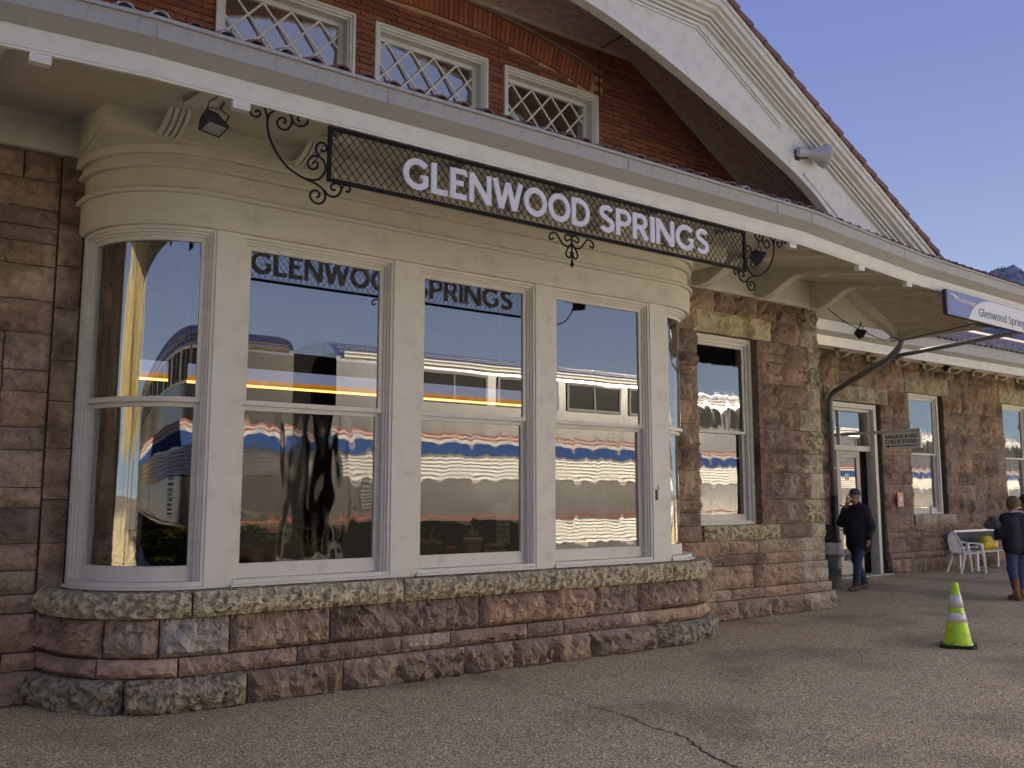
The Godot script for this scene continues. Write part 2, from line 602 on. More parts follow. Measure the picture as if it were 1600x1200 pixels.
# ---------------------------------------------------------------- the place
func _ready() -> void:
	rng.seed = 11
	# camera
	var cam := Camera3D.new()
	cam.name = "camera"
	cam.fov = 45.93
	cam.near = 0.05
	cam.far = 6000.0
	add_child(cam)
	var yaw := deg_to_rad(54.24)
	var tilt := deg_to_rad(7.04)
	var f := Vector3(cos(yaw) * cos(tilt), sin(tilt), -sin(yaw) * cos(tilt))
	cam.look_at_from_position(Vector3(0, 1.65, 0), Vector3(0, 1.65, 0) + f)
	cam.current = true
	# sky, exposure
	var sky := ProceduralSkyMaterial.new()
	sky.sky_top_color = Color(.037, .046, .122).linear_to_srgb()
	sky.sky_horizon_color = Color(.148, .19, .205).linear_to_srgb()
	sky.sky_curve = 0.15
	sky.sky_energy_multiplier = 0.92
	sky.ground_bottom_color = Color(.10, .095, .09).linear_to_srgb()
	sky.ground_horizon_color = Color(.22, .22, .24).linear_to_srgb()
	sky.sun_angle_max = 1.0
	var env := Environment.new()
	env.background_mode = Environment.BG_SKY
	env.sky = Sky.new()
	env.sky.sky_material = sky
	env.ambient_light_source = Environment.AMBIENT_SOURCE_SKY
	env.tonemap_mode = Environment.TONE_MAPPER_LINEAR
	env.tonemap_exposure = 5.5
	env.sdfgi_enabled = true
	env.ssao_enabled = true
	env.ssil_enabled = true
	var we := WorldEnvironment.new()
	we.name = "world_environment"
	we.environment = env
	add_child(we)
	# the low winter sun stands behind the station; it reaches the platform by way of the bright train
	var sun := DirectionalLight3D.new()
	sun.name = "sun"
	sun.light_energy = 1.6
	sun.light_color = Color(1.0, .935, .83)
	sun.light_angular_distance = 0.5
	sun.shadow_enabled = true
	add_child(sun)
	var az := deg_to_rad(41.0)
	var el := deg_to_rad(21.0)
	var to_sun := Vector3(cos(az) * cos(el), sin(el), -sin(az) * cos(el))
	sun.look_at_from_position(to_sun * 50.0, Vector3.ZERO)

	na.noise_type = FastNoiseLite.TYPE_CELLULAR
	na.cellular_return_type = FastNoiseLite.RETURN_CELL_VALUE
	na.frequency = 6.5
	na.seed = 2
	nb.noise_type = FastNoiseLite.TYPE_SIMPLEX_SMOOTH
	nb.frequency = 7.0
	nb.fractal_type = FastNoiseLite.FRACTAL_RIDGED
	nb.fractal_octaves = 3
	nb.seed = 3
	materials()
	setting()
	build_station()
	trains()
	name_sign()
	fittings()
	interior()
	people()
	far_trees()


func setting() -> void:
	var g := G.new()
	g.box(Vector3(-60, -0.6, -30), Vector3(90, 0, 0.55))
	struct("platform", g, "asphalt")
	g = G.new()
	g.box(Vector3(-3000, -1.2, -3000), Vector3(3000, -0.45, 3000))
	struct("ground", g, "earth")
	g = G.new()
	g.box(Vector3(-90, -0.449, 0.6), Vector3(160, -0.32, 9))
	struct("track_bed", g, "gravel")
	# a crack in the asphalt
	g = G.new()
	var line := [V(4.86, -6.25), V(4.86, -6.03), V(4.84, -5.6), V(4.85, -5.25), V(4.76, -4.9), V(4.77, -4.62), V(4.62, -4.3), V(4.5, -3.92), V(4.36, -3.4)]
	var c := curve(line, 10)
	var w := 0.004
	for i in c.size() - 1:
		var a := c[i] + Vector2(rng.randf_range(-.018, .018), 0)
		if i > 0: a = c[i]
		c[i + 1] += Vector2(rng.randf_range(-.02, .02), 0)
		var w2 := rng.randf_range(0.004, 0.011) * (0.6 + 0.6 * i / c.size())
		g.quad(Vector3(a.x - w, .0025, a.y), Vector3(a.x + w, .0025, a.y), Vector3(c[i + 1].x + w2, .0025, c[i + 1].y), Vector3(c[i + 1].x - w2, .0025, c[i + 1].y))
		w = w2
	struct("pavement_crack", g, "crack")
	g = G.new()
	c = curve([V(10.25, -5.3), V(10.5, -5.15), V(10.75, -5.2), V(11.0, -4.95), V(11.6, -4.9), V(12.4, -4.6)], 8)
	for i in c.size() - 1:
		c[i + 1] += Vector2(0, rng.randf_range(-.03, .03))
		g.quad(Vector3(c[i].x, .0025, c[i].y - .006), Vector3(c[i].x, .0025, c[i].y + .006), Vector3(c[i + 1].x, .0025, c[i + 1].y + .006), Vector3(c[i + 1].x, .0025, c[i + 1].y - .006))
	struct("pavement_crack", g, "crack")
	# the wooded ridge far behind
	for h in [["hills", 900.0, 0.0, 7], ["ridge", 1500.0, 1.0, 12]]:
		g = G.new()
		var nz := FastNoiseLite.new()
		nz.seed = h[3]
		nz.frequency = 0.006
		nz.fractal_octaves = 4
		var far: float = h[1]
		var rows := []
		for k in 6:
			var row := []
			for i in 161:
				var a := deg_to_rad(-75.0 + i * 0.43)
				var t := k / 5.0
				var d := far + t * far * 0.25
				var top := d * (0.222 if h[2] == 0.0 else 0.20) + 22.0 * nz.get_noise_2d(i * 4.5, 5.0) + 14.0 * nz.get_noise_2d(i * 30.0, 55.0)
				row.append(Vector3(cos(a) * d, -2.0 + top * pow(t, 0.8) + 12.0 * t * nz.get_noise_2d(i * 20.0, k * 90.0), sin(a) * d))
			rows.append(row)
		for k in 5:
			for i in 160:
				g.quad(rows[k][i], rows[k][i + 1], rows[k + 1][i + 1], rows[k + 1][i])
		var m := mat("hill%d" % int(h[1]), Color(.36, .36, .42), 1.0)  # snow and trees, with bluish distance haze mixed into the colour
		grain(m, noise_tex(0.02, FastNoiseLite.TYPE_SIMPLEX_SMOOTH, 4, 91, [[0.0, grey(.35)], [0.45, grey(.6)], [0.6, grey(1)], [1.0, Color(1.3, 1.3, 1.4)]], 256), Vector3(.006, .012, .006))
		struct(h[0], g, m)
		if h[2] == 0.0:         # conifers along the crest
			var t := G.new()
			for i in 1500:
				var a := deg_to_rad(rng.randf_range(-40.0, -8.0))
				var u := rng.randf_range(0.55, 1.0)
				var fi := (rad_to_deg(a) + 75.0) / 0.43
				var k := clampi(int(u * 5), 0, 4)
				var i0 := int(fi)
				var p: Vector3 = (rows[k][i0] as Vector3).lerp(rows[k + 1][i0], u * 5 - k)
				var p2: Vector3 = (rows[k][i0 + 1] as Vector3).lerp(rows[k + 1][i0 + 1], u * 5 - k)
				p = p.lerp(p2, fi - i0)
				var hh := rng.randf_range(3, 6.5)
				t.lathe(PackedVector2Array([V(hh * .3, -1), V(hh * .2, hh * .4), V(0, hh)]), p, 5)
			var o := put("conifer_wood", t, mat("conifer", Color(.17, .18, .21), 1.0), self)  # distance haze is put into the grey-blue tree colour
			tag(o, "dark conifers along the crest of the far hill at right", "trees")
			stuff(o)


func wallP(z: float) -> Callable:
	return func(s: float, y: float, d: float) -> Vector3: return Vector3(s, y, z + d)

func part_node(called: String, par: Node) -> Node3D:
	var o := Node3D.new()
	o.name = called
	par.add_child(o, true)
	return o

func build_station() -> void:
	station = thing("station_building", "red sandstone railway station with a white bow window, deep eaves and a brick gable", "building")
	bay_base()
	bay_front()
	main_walls()
	wing()
	eaves()
	gable()
	side_eave()

func bay_base() -> void:
	var g := G.new()
	cbox(g, 0.0, A4, -0.1, 0.895, -0.9, 0.06)
	var base := put("bay_base", g, "mortar", station)
	var rows := [[0.0, 0.25, 0.20, 0.10, [1.79, 2.67, 3.51, 4.75, 5.31, 5.79, 6.28, 7.22]], [0.25, 0.395, 0.15, 0.06, [1.6, 2.14, 3.11, 4.1, 4.62, 5.52, 5.98, 6.8]], [0.395, 0.70, 0.12, 0.09, [1.62, 1.99, 2.54, 3.41, 4.96, 6.42, 7.05]]]
	for r in rows:
		var ss := [-0.02]
		for x: float in r[4]:
			if x < BX0:      # on the left curve: by angle
				var a := acos(clampf((BX0 - x) / (BR + 0.16), -1, 1))
				ss.append(A0 + a * BR)
			else:
				ss.append(bs(x))
		for s: float in [A2 + 0.75, A4]:
			ss.append(s)
		for i in ss.size() - 1:
			var tint := red() * 1.12
			if r[0] == 0.0: tint = tint.lerp(Color(.40, .33, .24), 0.5)
			var kind := "stone"
			if r[0] > 0.39 and i == 2:
				tint = Color(.42, .40, .37)
			if (r[0] == 0.0 and (i < 2 or i >= ss.size() - 3)):
				kind = "lichen"
				tint = Color(.40, .37, .31)
			stone(base, bay, ss[i], ss[i + 1], r[0] - (0.03 if r[0] == 0.0 else 0.0), r[1], r[2], r[3], tint, kind, 0.042, 0.12)
	var caps := [-0.02, bs(2.24), bs(4.1), bs(5.79), bs(7.54), A4]
	for i in caps.size() - 1:
		stone(base, bay, caps[i], caps[i + 1], 0.70, 0.90, 0.185, 0.055, Color(.62, .58, .46) * rng.randf_range(.92, 1.05), "lichen", 0.036, 0.3, "sill_stone")

func bay_front() -> void:
	var g: G
	for x in [[2.35, 2.56], [4.05, 4.315], [5.75, 5.975], [7.43, 7.70]]:
		g = G.new()
		cbox(g, bs(x[0]), bs(x[1]), 0.902, 3.905, -0.16, 0.0)
		put("post", g, "white", station)
	for s in [[0.0, 0.06], [A4 - 0.06, A4]]:
		g = G.new()
		cbox(g, s[0], s[1], 0.902, 3.905, -0.16, 0.0)
		put("post", g, "white", station)
	# a wooden stop under the right-hand post
	bay_window(0.06, A1, "curved sash window at the left end", "wavy_glass")
	bay_window(bs(2.56), bs(4.05), "", "wavy_glass")
	bay_window(bs(4.315), bs(5.75), "")
	bay_window(bs(5.975), bs(7.43), "")
	bay_window(A2, A4 - 0.06, "curved sash window at the right end")
	# entablature that follows the bow
	var path := PackedVector2Array()
	for s: float in cuts_of(-0.0, A4, 0.07):
		var p := bay(s, 0, 0)
		path.append(V(p.x, p.z))
	var bands := {
		"architrave": [V(-.16, 3.90), V(.03, 3.90), V(.045, 3.925), V(.048, 3.93), V(.048, 4.165), V(-.16, 4.165)],
		"bead": [V(-.1, 4.172), V(.05, 4.172), V(.05, 4.166), V(.078, 4.166), V(.086, 4.176), V(.086, 4.196), V(.07, 4.212), V(-.1, 4.212)],
		"frieze": [V(-.16, 4.213), V(.022, 4.213), V(.022, 4.385), V(-.16, 4.385)],
		"cornice_moulding": [V(-.1, 4.386), V(.045, 4.386), V(.07, 4.392), V(.078, 4.404), V(.078, 4.424), V(.046, 4.436), V(.046, 4.494), V(.09, 4.494), V(.102, 4.51), V(.102, 4.56), V(-.1, 4.56)],
	}
	for k in bands:
		g = G.new()
		plan_sweep(g, path, PackedVector2Array(bands[k]))
		put(k, g, "cream", station)
	# end panels of the frieze and board joints
	for s in [0.16, A1 + 0.24, bs(4.3), bs(5.1), A2 - 0.3]:
		g = G.new()
		cbox(g, s, s + 0.006, 4.216, 4.383, 0.0, 0.0235)
		put("board_joint", g, "pale", station)
	for s in [A1 + 0.3, bs(4.95), A2 - 0.05]:
		g = G.new()
		cbox(g, s, s + 0.005, 3.932, 4.163, 0.0, 0.0495)
		put("board_joint", g, "pale", station)
	# flat soffit between the bow and the straight beam, then the beam
	g = G.new()
	g.box(Vector3(1.40, 4.5605, -8.5), Vector3(8.66, 4.59, -7.44))
	g.box(Vector3(1.385, 4.59, -8.5), Vector3(8.675, 4.84, -7.425))
	g.box(Vector3(1.36, 4.84, -8.5), Vector3(8.70, 5.2, -7.40))
	put("eaves_beam", g, "cream", station)

func main_walls() -> void:
	var holes := [Rect2(9.26, 1.25, 1.34, 2.66)]
	var g := G.new()
	pierced(g, 8.3, 11.95, -0.1, 4.95, DEPTH - 0.45, DEPTH - 0.03, holes)
	g.box(Vector3(11.5, -0.1, WING), Vector3(11.95, 4.95, DEPTH - 0.45))
	var wall := put("main_wall", g, "mortar", station)
	var P := wallP(DEPTH)
	var ys := [0.25, 0.395, 0.70, 0.84, 1.04]
	stone_row(wall, P, 8.3, 11.98, -0.03, 0.25, 0.13, 0.07, .5, .95)
	stone_row(wall, P, 8.3, 11.95, 0.25, 0.395, 0.09, 0.045, .35, .8)
	stone_row(wall, P, 8.3, 11.92, 0.395, 0.70, 0.06, 0.06, .7, 1.2)
	stone_row(wall, P, 8.3, 11.9, 0.70, 0.85, 0.03, 0.05, .6, 1.2)
	stone_row(wall, P, 8.3, 11.9, 0.85, 1.04, 0.03, 0.05, .5, 1.0)
	stone(wall, P, 8.3, 9.26, 1.04, 1.25, 0.01, 0.05, red())
	stone(wall, P, 9.26, 10.85, 1.04, 1.25, 0.05, 0.05, Color(.58, .53, .40), "lichen", 0.06, 0.3, "sill_stone")
	stone(wall, P, 10.85, 11.6, 1.04, 1.25, 0.01, 0.05, red())
	stone(wall, P, 11.6, 11.95, 1.04, 1.25, 0.02, 0.05, buff())
	var levels := [1.25, 1.60, 1.99, 2.27, 2.62, 2.94, 3.28, 3.60, 3.91, 4.22, 4.60]
	holes.append(Rect2(9.16, 3.91, 1.66, 0.31))
	for i in levels.size() - 1:
		var q := rng.randf_range(11.42, 11.6) if i % 2 == 0 else rng.randf_range(11.6, 11.72)
		if i > 7: q = 11.5
		course(wall, P, 8.3, q, levels[i], levels[i + 1], .3, .62, holes, 0.0, 0.08, 0.06)
		stone(wall, P, q, 11.96, levels[i], levels[i + 1], 0.01, 0.07, buff() if i < 8 else buff() * 0.8, "stone" if i % 3 else "lichen", 0.07, 0.4, "corner_stone")
	stone(wall, P, 9.16, 10.82, 3.91, 4.22, 0.02, 0.06, Color(.60, .54, .36), "stone", 0.06, 0.3, "lintel")
	sash_window(station, 9.26, 10.50, 1.25, 3.91, DEPTH - 0.16, 2.55, "")
	g = G.new()           # smooth cut stones that face the reveal
	for y in [[1.25, 1.72], [1.72, 2.2], [2.2, 2.62], [2.62, 3.05], [3.05, 3.5], [3.5, 3.91]]:
		g.box(Vector3(10.505, y[0] + .004, DEPTH - 0.3), Vector3(10.62, y[1] - .004, DEPTH + 0.012))
	put("reveal_stones", colored(g), "stone", wall)
	# left wall with the narrow cut stones next to the bow
	g = G.new()
	g.box(Vector3(-2, -0.1, DEPTH - 0.45), Vector3(1.75, 4.95, DEPTH - 0.03))
	var left := put("left_wall", g, "mortar", station)
	stone_row(left, P, -0.4, 1.5, -0.03, 0.25, 0.13, 0.07, .5, .95)
	stone_row(left, P, -0.4, 1.5, 0.25, 0.395, 0.09, 0.045, .35, .8)
	stone_row(left, P, -0.4, 1.46, 0.395, 0.70, 0.06, 0.06, .7, 1.2)
	stone_row(left, P, -0.4, 1.46, 0.70, 0.85, 0.03, 0.05, .6, 1.2)
	var lv := [0.85, 1.04, 1.26, 1.55, 1.72, 2.03, 2.22, 2.52, 2.7, 3.02, 3.3, 3.6, 3.8, 4.1, 4.35, 4.62]
	for i in lv.size() - 1:
		course(left, P, -0.4, 1.27, lv[i], lv[i + 1], .35, .75, [], 0.0, 0.05, 0.06)
	var jy := [0.85, 1.26, 1.62, 2.05, 2.45, 2.8, 3.25, 3.62, 4.0, 4.3, 4.62]
	for i in jy.size() - 1:
		stone(left, P, 1.27, 1.47, jy[i], jy[i + 1], 0.03, 0.008, red() * .9, "stone", 0.09, 0.1, "jamb_stone")

func colored(g: G) -> ArrayMesh:        # plain cut stone: one even tone
	var m := g.done()
	var a := m.surface_get_arrays(0)
	var cols := PackedColorArray()
	cols.resize(a[Mesh.ARRAY_VERTEX].size())
	cols.fill(Color(.24, .17, .14))
	a[Mesh.ARRAY_COLOR] = cols
	var o := ArrayMesh.new()
	o.add_surface_from_arrays(Mesh.PRIMITIVE_TRIANGLES, a)
	return o

func stone_row(par: Node, P: Callable, x0: float, x1: float, y0: float, y1: float, base: float, amp: float, lo: float, hi: float, cell := 0.06) -> void:
	var c := splits(x0, x1, lo, hi)
	for i in c.size() - 1:
		var t := red() * 1.08
		if y0 < 0.0: t = t.lerp(Color(.40, .33, .24), 0.5)
		if i == c.size() - 2 and x1 > 11.0 and x1 < 12.1: t = buff() * 0.9
		stone(par, P, c[i], c[i + 1], y0, y1, base, amp, t, "stone", cell, 0.12)

func fring(g: G, x0: float, x1: float, y0: float, y1: float, w: float, wb: float, wt: float, z0: float, z1: float) -> void:
	g.box(Vector3(x0, y0, z0), Vector3(x0 + w, y1, z1))
	g.box(Vector3(x1 - w, y0, z0), Vector3(x1, y1, z1))
	if wt > 0: g.box(Vector3(x0 + w, y1 - wt, z0), Vector3(x1 - w, y1, z1))
	if wb > 0: g.box(Vector3(x0 + w, y0, z0), Vector3(x1 - w, y0 + wb, z1))

func sash_window(par: Node, x0: float, x1: float, y0: float, y1: float, z: float, rail: float, label: String) -> Node3D:
	var w := part_node("window", par)
	if label: w.set_meta("label", label)
	var g := G.new()
	fring(g, x0, x1, y0, y1, 0.06, 0.05, 0.06, z - 0.15, z + 0.06)
	fring(g, x0 + .06, x1 - .06, y0 + .05, y1 - .06, 0.035, 0.0, 0.035, z - 0.15, z + 0.03)
	put("frame", g, "white", w)
	g = G.new()
	fring(g, x0 + .0955, x1 - .0955, rail - .02, y1 - .0955, 0.045, 0.04, 0.045, z - 0.03, z + 0.005)
	put("upper_sash", g, "white", w)
	g = G.new()
	fring(g, x0 + .0955, x1 - .0955, y0 + .051, rail + .025, 0.045, 0.09, 0.045, z - 0.07, z - 0.031)
	put("lower_sash", g, "white", w)
	g = G.new()
	g.box(Vector3(x0 + .14, rail + .02, z - .015), Vector3(x1 - .14, y1 - .14, z - .009))
	put("upper_pane", g, "old_glass", w)
	g = G.new()
	g.box(Vector3(x0 + .14, y0 + .14, z - .055), Vector3(x1 - .14, rail - .02, z - .049))
	put("lower_pane", g, "old_glass", w)
	return w

func wing() -> void:
	var door := Rect2(16.12, -0.2, 1.86, 3.82)
	var w1 := Rect2(19.1, 1.24, 1.45, 2.73)
	var w2 := Rect2(23.35, 1.24, 1.45, 2.73)
	var g := G.new()
	pierced(g, 11.95, 32, -0.1, 4.95, WING - 0.45, WING - 0.03, [door, w1, w2])
	var wall := put("wing_wall", g, "mortar", station)
	var P := wallP(WING)
	var holes := [door, w1, w2, Rect2(15.95, 3.62, 2.3, .33), Rect2(18.95, 3.97, 1.82, .4), Rect2(23.2, 3.97, 1.82, .4), Rect2(19.05, 1.02, 1.75, .22), Rect2(23.3, 1.02, 1.75, .22)]
	var x0 := 14.9
	var x1 := 25.8
	for r in [[-0.03, .3, .1, .8, .6], [.3, .44, .07, .9, .5], [.44, .72, .04, .8, .6], [.72, .86, .02, .8, .5], [.86, 1.02, .02, 1.0, .6], [1.02, 1.24, .01, 1.2, .7]]:
		course(wall, P, x0, x1, r[0], r[1], r[4], r[3], holes, r[2], 0.05, 0.1)
	var lv := [1.24, 1.56, 1.9, 2.2, 2.52, 2.82, 3.1, 3.36, 3.62, 3.95, 4.37, 4.70]
	for i in lv.size() - 1:
		course(wall, P, x0, x1, lv[i], lv[i + 1], .38, .78, holes, 0.0, 0.06, 0.1)
	for l in [[15.95, 18.25, 3.62, 3.95], [18.95, 20.77, 3.97, 4.37], [23.2, 25.02, 3.97, 4.37]]:
		stone(wall, P, l[0], l[1], l[2], l[3], 0.02, 0.06, buff(), "stone", 0.09, 0.3, "lintel")
	for l in [[19.05, 20.8], [23.3, 25.05]]:
		stone(wall, P, l[0], l[1], 1.02, 1.24, 0.05, 0.04, Color(.48, .44, .36), "stone", 0.1, 0.3, "sill_stone")
	sash_window(station, 19.1, 20.45, 1.24, 3.97, WING - 0.14, 2.6, "")
	sash_window(station, 23.35, 24.7, 1.24, 3.97, WING - 0.14, 2.6, "")
	# the door with its transom light
	var d := part_node("entrance_door", station)
	d.set_meta("label", "glazed door with a transom light")
	g = G.new()
	fring(g, 16.14, 17.86, 0.0, 3.6, 0.10, 0.0, 0.10, WING - 0.32, WING - 0.04)
	fring(g, 16.241, 17.759, 2.60, 3.5, 0.05, 0.11, 0.06, WING - 0.28, WING - 0.14)
	g.box(Vector3(16.72, 2.71, WING - .26), Vector3(16.75, 3.44, WING - .18))
	put("door_frame", g, "white", d)
	g = G.new()
	g.box(Vector3(16.29, 2.71, WING - .225), Vector3(16.72, 3.44, WING - .219))
	g.box(Vector3(16.75, 2.71, WING - .225), Vector3(17.709, 3.44, WING - .219))
	put("transom_pane", g, "glass", d)
	g = G.new()
	fring(g, 16.62, 17.44, 0.03, 2.6, 0.12, 0.28, 0.14, WING - 0.26, WING - 0.21)
	put("door_leaf", g, "pale", d)
	g = G.new()
	g.box(Vector3(16.74, .31, WING - .24), Vector3(17.32, 2.46, WING - .234))
	put("door_pane", g, "glass", d)
	g = G.new()
	g.box(Vector3(16.25, 0.0, WING - .30), Vector3(16.6, 2.6, WING - .25))
	g.box(Vector3(17.46, 0.0, WING - .30), Vector3(17.75, 2.6, WING - .25))
	put("side_panel", g, "tinted", d)
	g = G.new()
	g.tube(PackedVector3Array([Vector3(16.68, .95, WING - .21), Vector3(16.68, .95, WING - .13), Vector3(16.68, 1.45, WING - .13), Vector3(16.68, 1.45, WING - .21)]), PackedFloat32Array([.014]), 6)
	put("door_handle", g, "black", d)
	g = G.new()
	g.box(Vector3(16.0, 0.001, WING - .3), Vector3(18.0, 0.02, WING + .12))
	put("doorstep", g, "pale", d)
	g = G.new()
	g.box(Vector3(16.92, 1.98, WING - .2335), Vector3(17.06, 2.12, WING - .231))
	put("door_notice", g, "board", d)


# ---------------------------------------------------------------- eaves
const EAVE := [Vector2(-2.3, -6.30), Vector2(1.36, -5.95), Vector2(8.2, -5.95), Vector2(11.0, -6.26), Vector2(14.34, -6.40)]

func eave_z(x: float) -> float:
	for i in 4:
		if x <= EAVE[i + 1].x or i == 3:
			return lerpf(EAVE[i].y, EAVE[i + 1].y, clampf((x - EAVE[i].x) / (EAVE[i + 1].x - EAVE[i].x), 0, 1))
	return -6.0

func eaves() -> void:
	var path := PackedVector2Array(EAVE)
	var g := G.new()
	plan_sweep(g, path, PackedVector2Array([V(-.035, 4.365), V(-.006, 4.365), V(-.006, 4.38), V(0, 4.385), V(0, 4.52), V(-.035, 4.52)]))
	put("fascia", g, "white", station)
	g = G.new()
	plan_sweep(g, path, PackedVector2Array([V(.003, 4.515), V(.10, 4.578), V(.118, 4.588), V(.122, 4.70), V(.145, 4.703), V(.145, 4.727), V(.01, 4.727)]))
	var gut := put("gutter", g, "gutter", station)
	for x: float in [1.37, 3.05, 5.5, 7.62, 8.2, 10.4]:          # soldered joints
		g = G.new()
		var z := eave_z(x)
		g.box(Vector3(x, 4.588, z + .119), Vector3(x + .012, 4.70, z + .1255))
		put("gutter_joint", g, "gutter", gut)
	# sloping soffit and roof deck
	g = G.new()
	var d := G.new()
	var xs := [-2.3, 1.36, 4.8, 8.2, 11.0, 12.2]
	for i in 5:
		var a: float = xs[i]
		var b: float = xs[i + 1]
		var za := eave_z(a) - .036
		var zb := eave_z(b) - .036
		g.hexa([Vector3(a, 4.47, za), Vector3(b, 4.47, zb), Vector3(b, 4.955, -8.6), Vector3(a, 4.955, -8.6), Vector3(a, 4.50, za), Vector3(b, 4.50, zb), Vector3(b, 4.985, -8.6), Vector3(a, 4.985, -8.6)])
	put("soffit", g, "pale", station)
	xs[5] = 14.3
	for i in 5:
		var a: float = xs[i]
		var b: float = xs[i + 1]
		var za := eave_z(a)
		var zb := eave_z(b)
		var tb := minf(b, 12.05)
		d.hexa([Vector3(a, 4.66, za), Vector3(b, 4.66, zb), Vector3(tb, 5.62, -8.45), Vector3(a, 5.62, -8.45), Vector3(a, 4.705, za), Vector3(b, 4.705, zb), Vector3(tb, 5.665, -8.45), Vector3(a, 5.665, -8.45)])
	put("roof_deck", d, "planks", station)
	# barrel tiles: the row over the gutter one by one, the rows above as one
	var up := Vector3(0, .38, -1).normalized()
	var n := 0
	var x := 0.55
	var rest := G.new()
	while x < 14.2:
		var t := G.new()
		t.smooth(1)
		var r := 0.075 + rng.randf_range(-.006, .006)
		half_barrel(t, Vector3.ZERO, up, Vector3.RIGHT, r, 0.42)
		var o := put("eaves_tile", t, "snowy_tile" if rng.randf() < 0.22 else "tile", station)
		o.position = Vector3(x + rng.randf_range(-.012, .012), 4.735, eave_z(x) + 0.05)
		for k in range(1, 7):
			if x < 12.0 or k < 3:
				rest.smooth(1)
				half_barrel(rest, Vector3(x, 4.735, eave_z(x) + .05) + up * (0.36 * k) + Vector3(0, .012, 0), up, Vector3.RIGHT, .07, .42)
		x += 0.215
		n += 1
	stuff(put("roof_tiles", rest, "tile", station))
	# curved brackets under the right-hand part and at far left; short fluted ones on the bow
	for bx: float in [9.15, 10.45, 11.75]:
		bracket(bx, -8.42, 4.955, eave_z(bx) + 8.42 - 0.05)
	bracket(0.52, -8.42, 4.955, eave_z(.52) + 8.42 - .05)
	bracket(-.8, -8.42, 4.955, 2.1)
	for bx: float in [1.86, 3.02, 4.18, 5.34, 6.5, 7.66]:
		modillion(bx)
	# cornice board on the walls
	g = G.new()
	g.box(Vector3(8.62, 4.50, -8.52), Vector3(12.02, 4.93, -8.40))
	g.box(Vector3(8.62, 4.575, -8.40), Vector3(12.03, 4.60, -8.385))
	put("wall_cornice", g, "cream", station)
	g = G.new()
	g.box(Vector3(-2.2, 4.60, -8.52), Vector3(1.44, 4.95, -8.42))
	g.box(Vector3(-2.2, 4.78, -8.42), Vector3(1.43, 4.80, -8.405))
	put("wall_cornice", g, "cream", station)

func half_barrel(g: G, o: Vector3, ax: Vector3, side: Vector3, r: float, l: float) -> void:
	var nrm := side.cross(ax)
	var k := 6
	for i in k:
		var a := PI * i / k
		var b := PI * (i + 1) / k
		var pa := side * cos(a) * r + nrm * sin(a) * r
		var pb := side * cos(b) * r + nrm * sin(b) * r
		g.quad(o + pa, o + pb, o + pb * .9 + ax * l, o + pa * .9 + ax * l)
		g.quad(o + pa * .82, o + pa * .74 + ax * l, o + pb * .74 + ax * l, o + pb * .82)
		g.quad(o + pa, o + pa * .82, o + pb * .82, o + pb)

func bracket(x: float, zw: float, ytop: float, l: float, par: Node = null, slope := 0.192) -> void:
	var k := l / 2.35
	var low := curve([V(0, -.42), V(.14, -.455), V(.32, -.43), V(.52, -.35), V(.70, -.27), V(.86, -.245), V(.98, -.27)], 3)
	for i in low.size():
		low[i].x *= k
	var poly := low.duplicate()
	for p in curve([V(1.06, -.30), V(1.2, -.345), V(1.32, -.33), V(1.42, -.345), V(1.5, -.37), V(1.7, -.41), V(2.0, -.46), V(2.35, -.53)], 3):
		poly.append(V(p.x * k, p.y + (0.0 if slope < .3 else .0)))
	poly.append(V(l, -l * slope + .012))
	poly.append(V(0, .012))
	var g := G.new()
	g.prism(poly, Vector3(x - .06, ytop, zw), Vector3(0, 0, 1), Vector3(0, 1, 0), Vector3(.12, 0, 0))
	# a raised band follows the curve below
	var band := PackedVector2Array()
	if par:
		put("bracket", g, "cream", station)
		return
	for p in low:
		band.append(p + V(0, -.018))
	for i in range(low.size() - 1, -1, -1):
		band.append(low[i] + V(0, .03))
	g.prism(band, Vector3(x - .075, ytop, zw), Vector3(0, 0, 1), Vector3(0, 1, 0), Vector3(.15, 0, 0))
	put("bracket", g, "cream", station)

func modillion(x: float) -> void:
	var poly := PackedVector2Array()
	for p in curve([V(0, 4.60), V(.07, 4.575), V(.19, 4.585), V(.31, 4.63), V(.39, 4.69), V(.45, 4.715), V(.53, 4.70)], 3):
		poly.append(p)
	poly.append_array(PackedVector2Array([V(.535, 4.65), V(.62, 4.635), V(.63, 4.61), V(.76, 4.59), V(.78, 4.54), V(1.40, 4.43), V(1.40, 4.50), V(0, 4.80)]))
	var core := poly.duplicate()
	var g := G.new()
	g.prism(core, Vector3(x - .09, 0, -7.424), Vector3(0, 0, 1), Vector3(0, 1, 0), Vector3(.18, 0, 0))
	var rib := PackedVector2Array()
	var c := curve([V(.02, 4.573), V(.07, 4.548), V(.2, 4.56), V(.325, 4.607), V(.405, 4.668), V(.455, 4.69)], 3)
	for p in c:
		rib.append(p)
	for i in range(c.size() - 1, -1, -1):
		rib.append(c[i] + V(-.012, .035))
	for k in 4:
		g.prism(rib, Vector3(x - .084 + k * .0465, 0, -7.424), Vector3(0, 0, 1), Vector3(0, 1, 0), Vector3(.028, 0, 0))
	put("modillion", g, "cream", station)

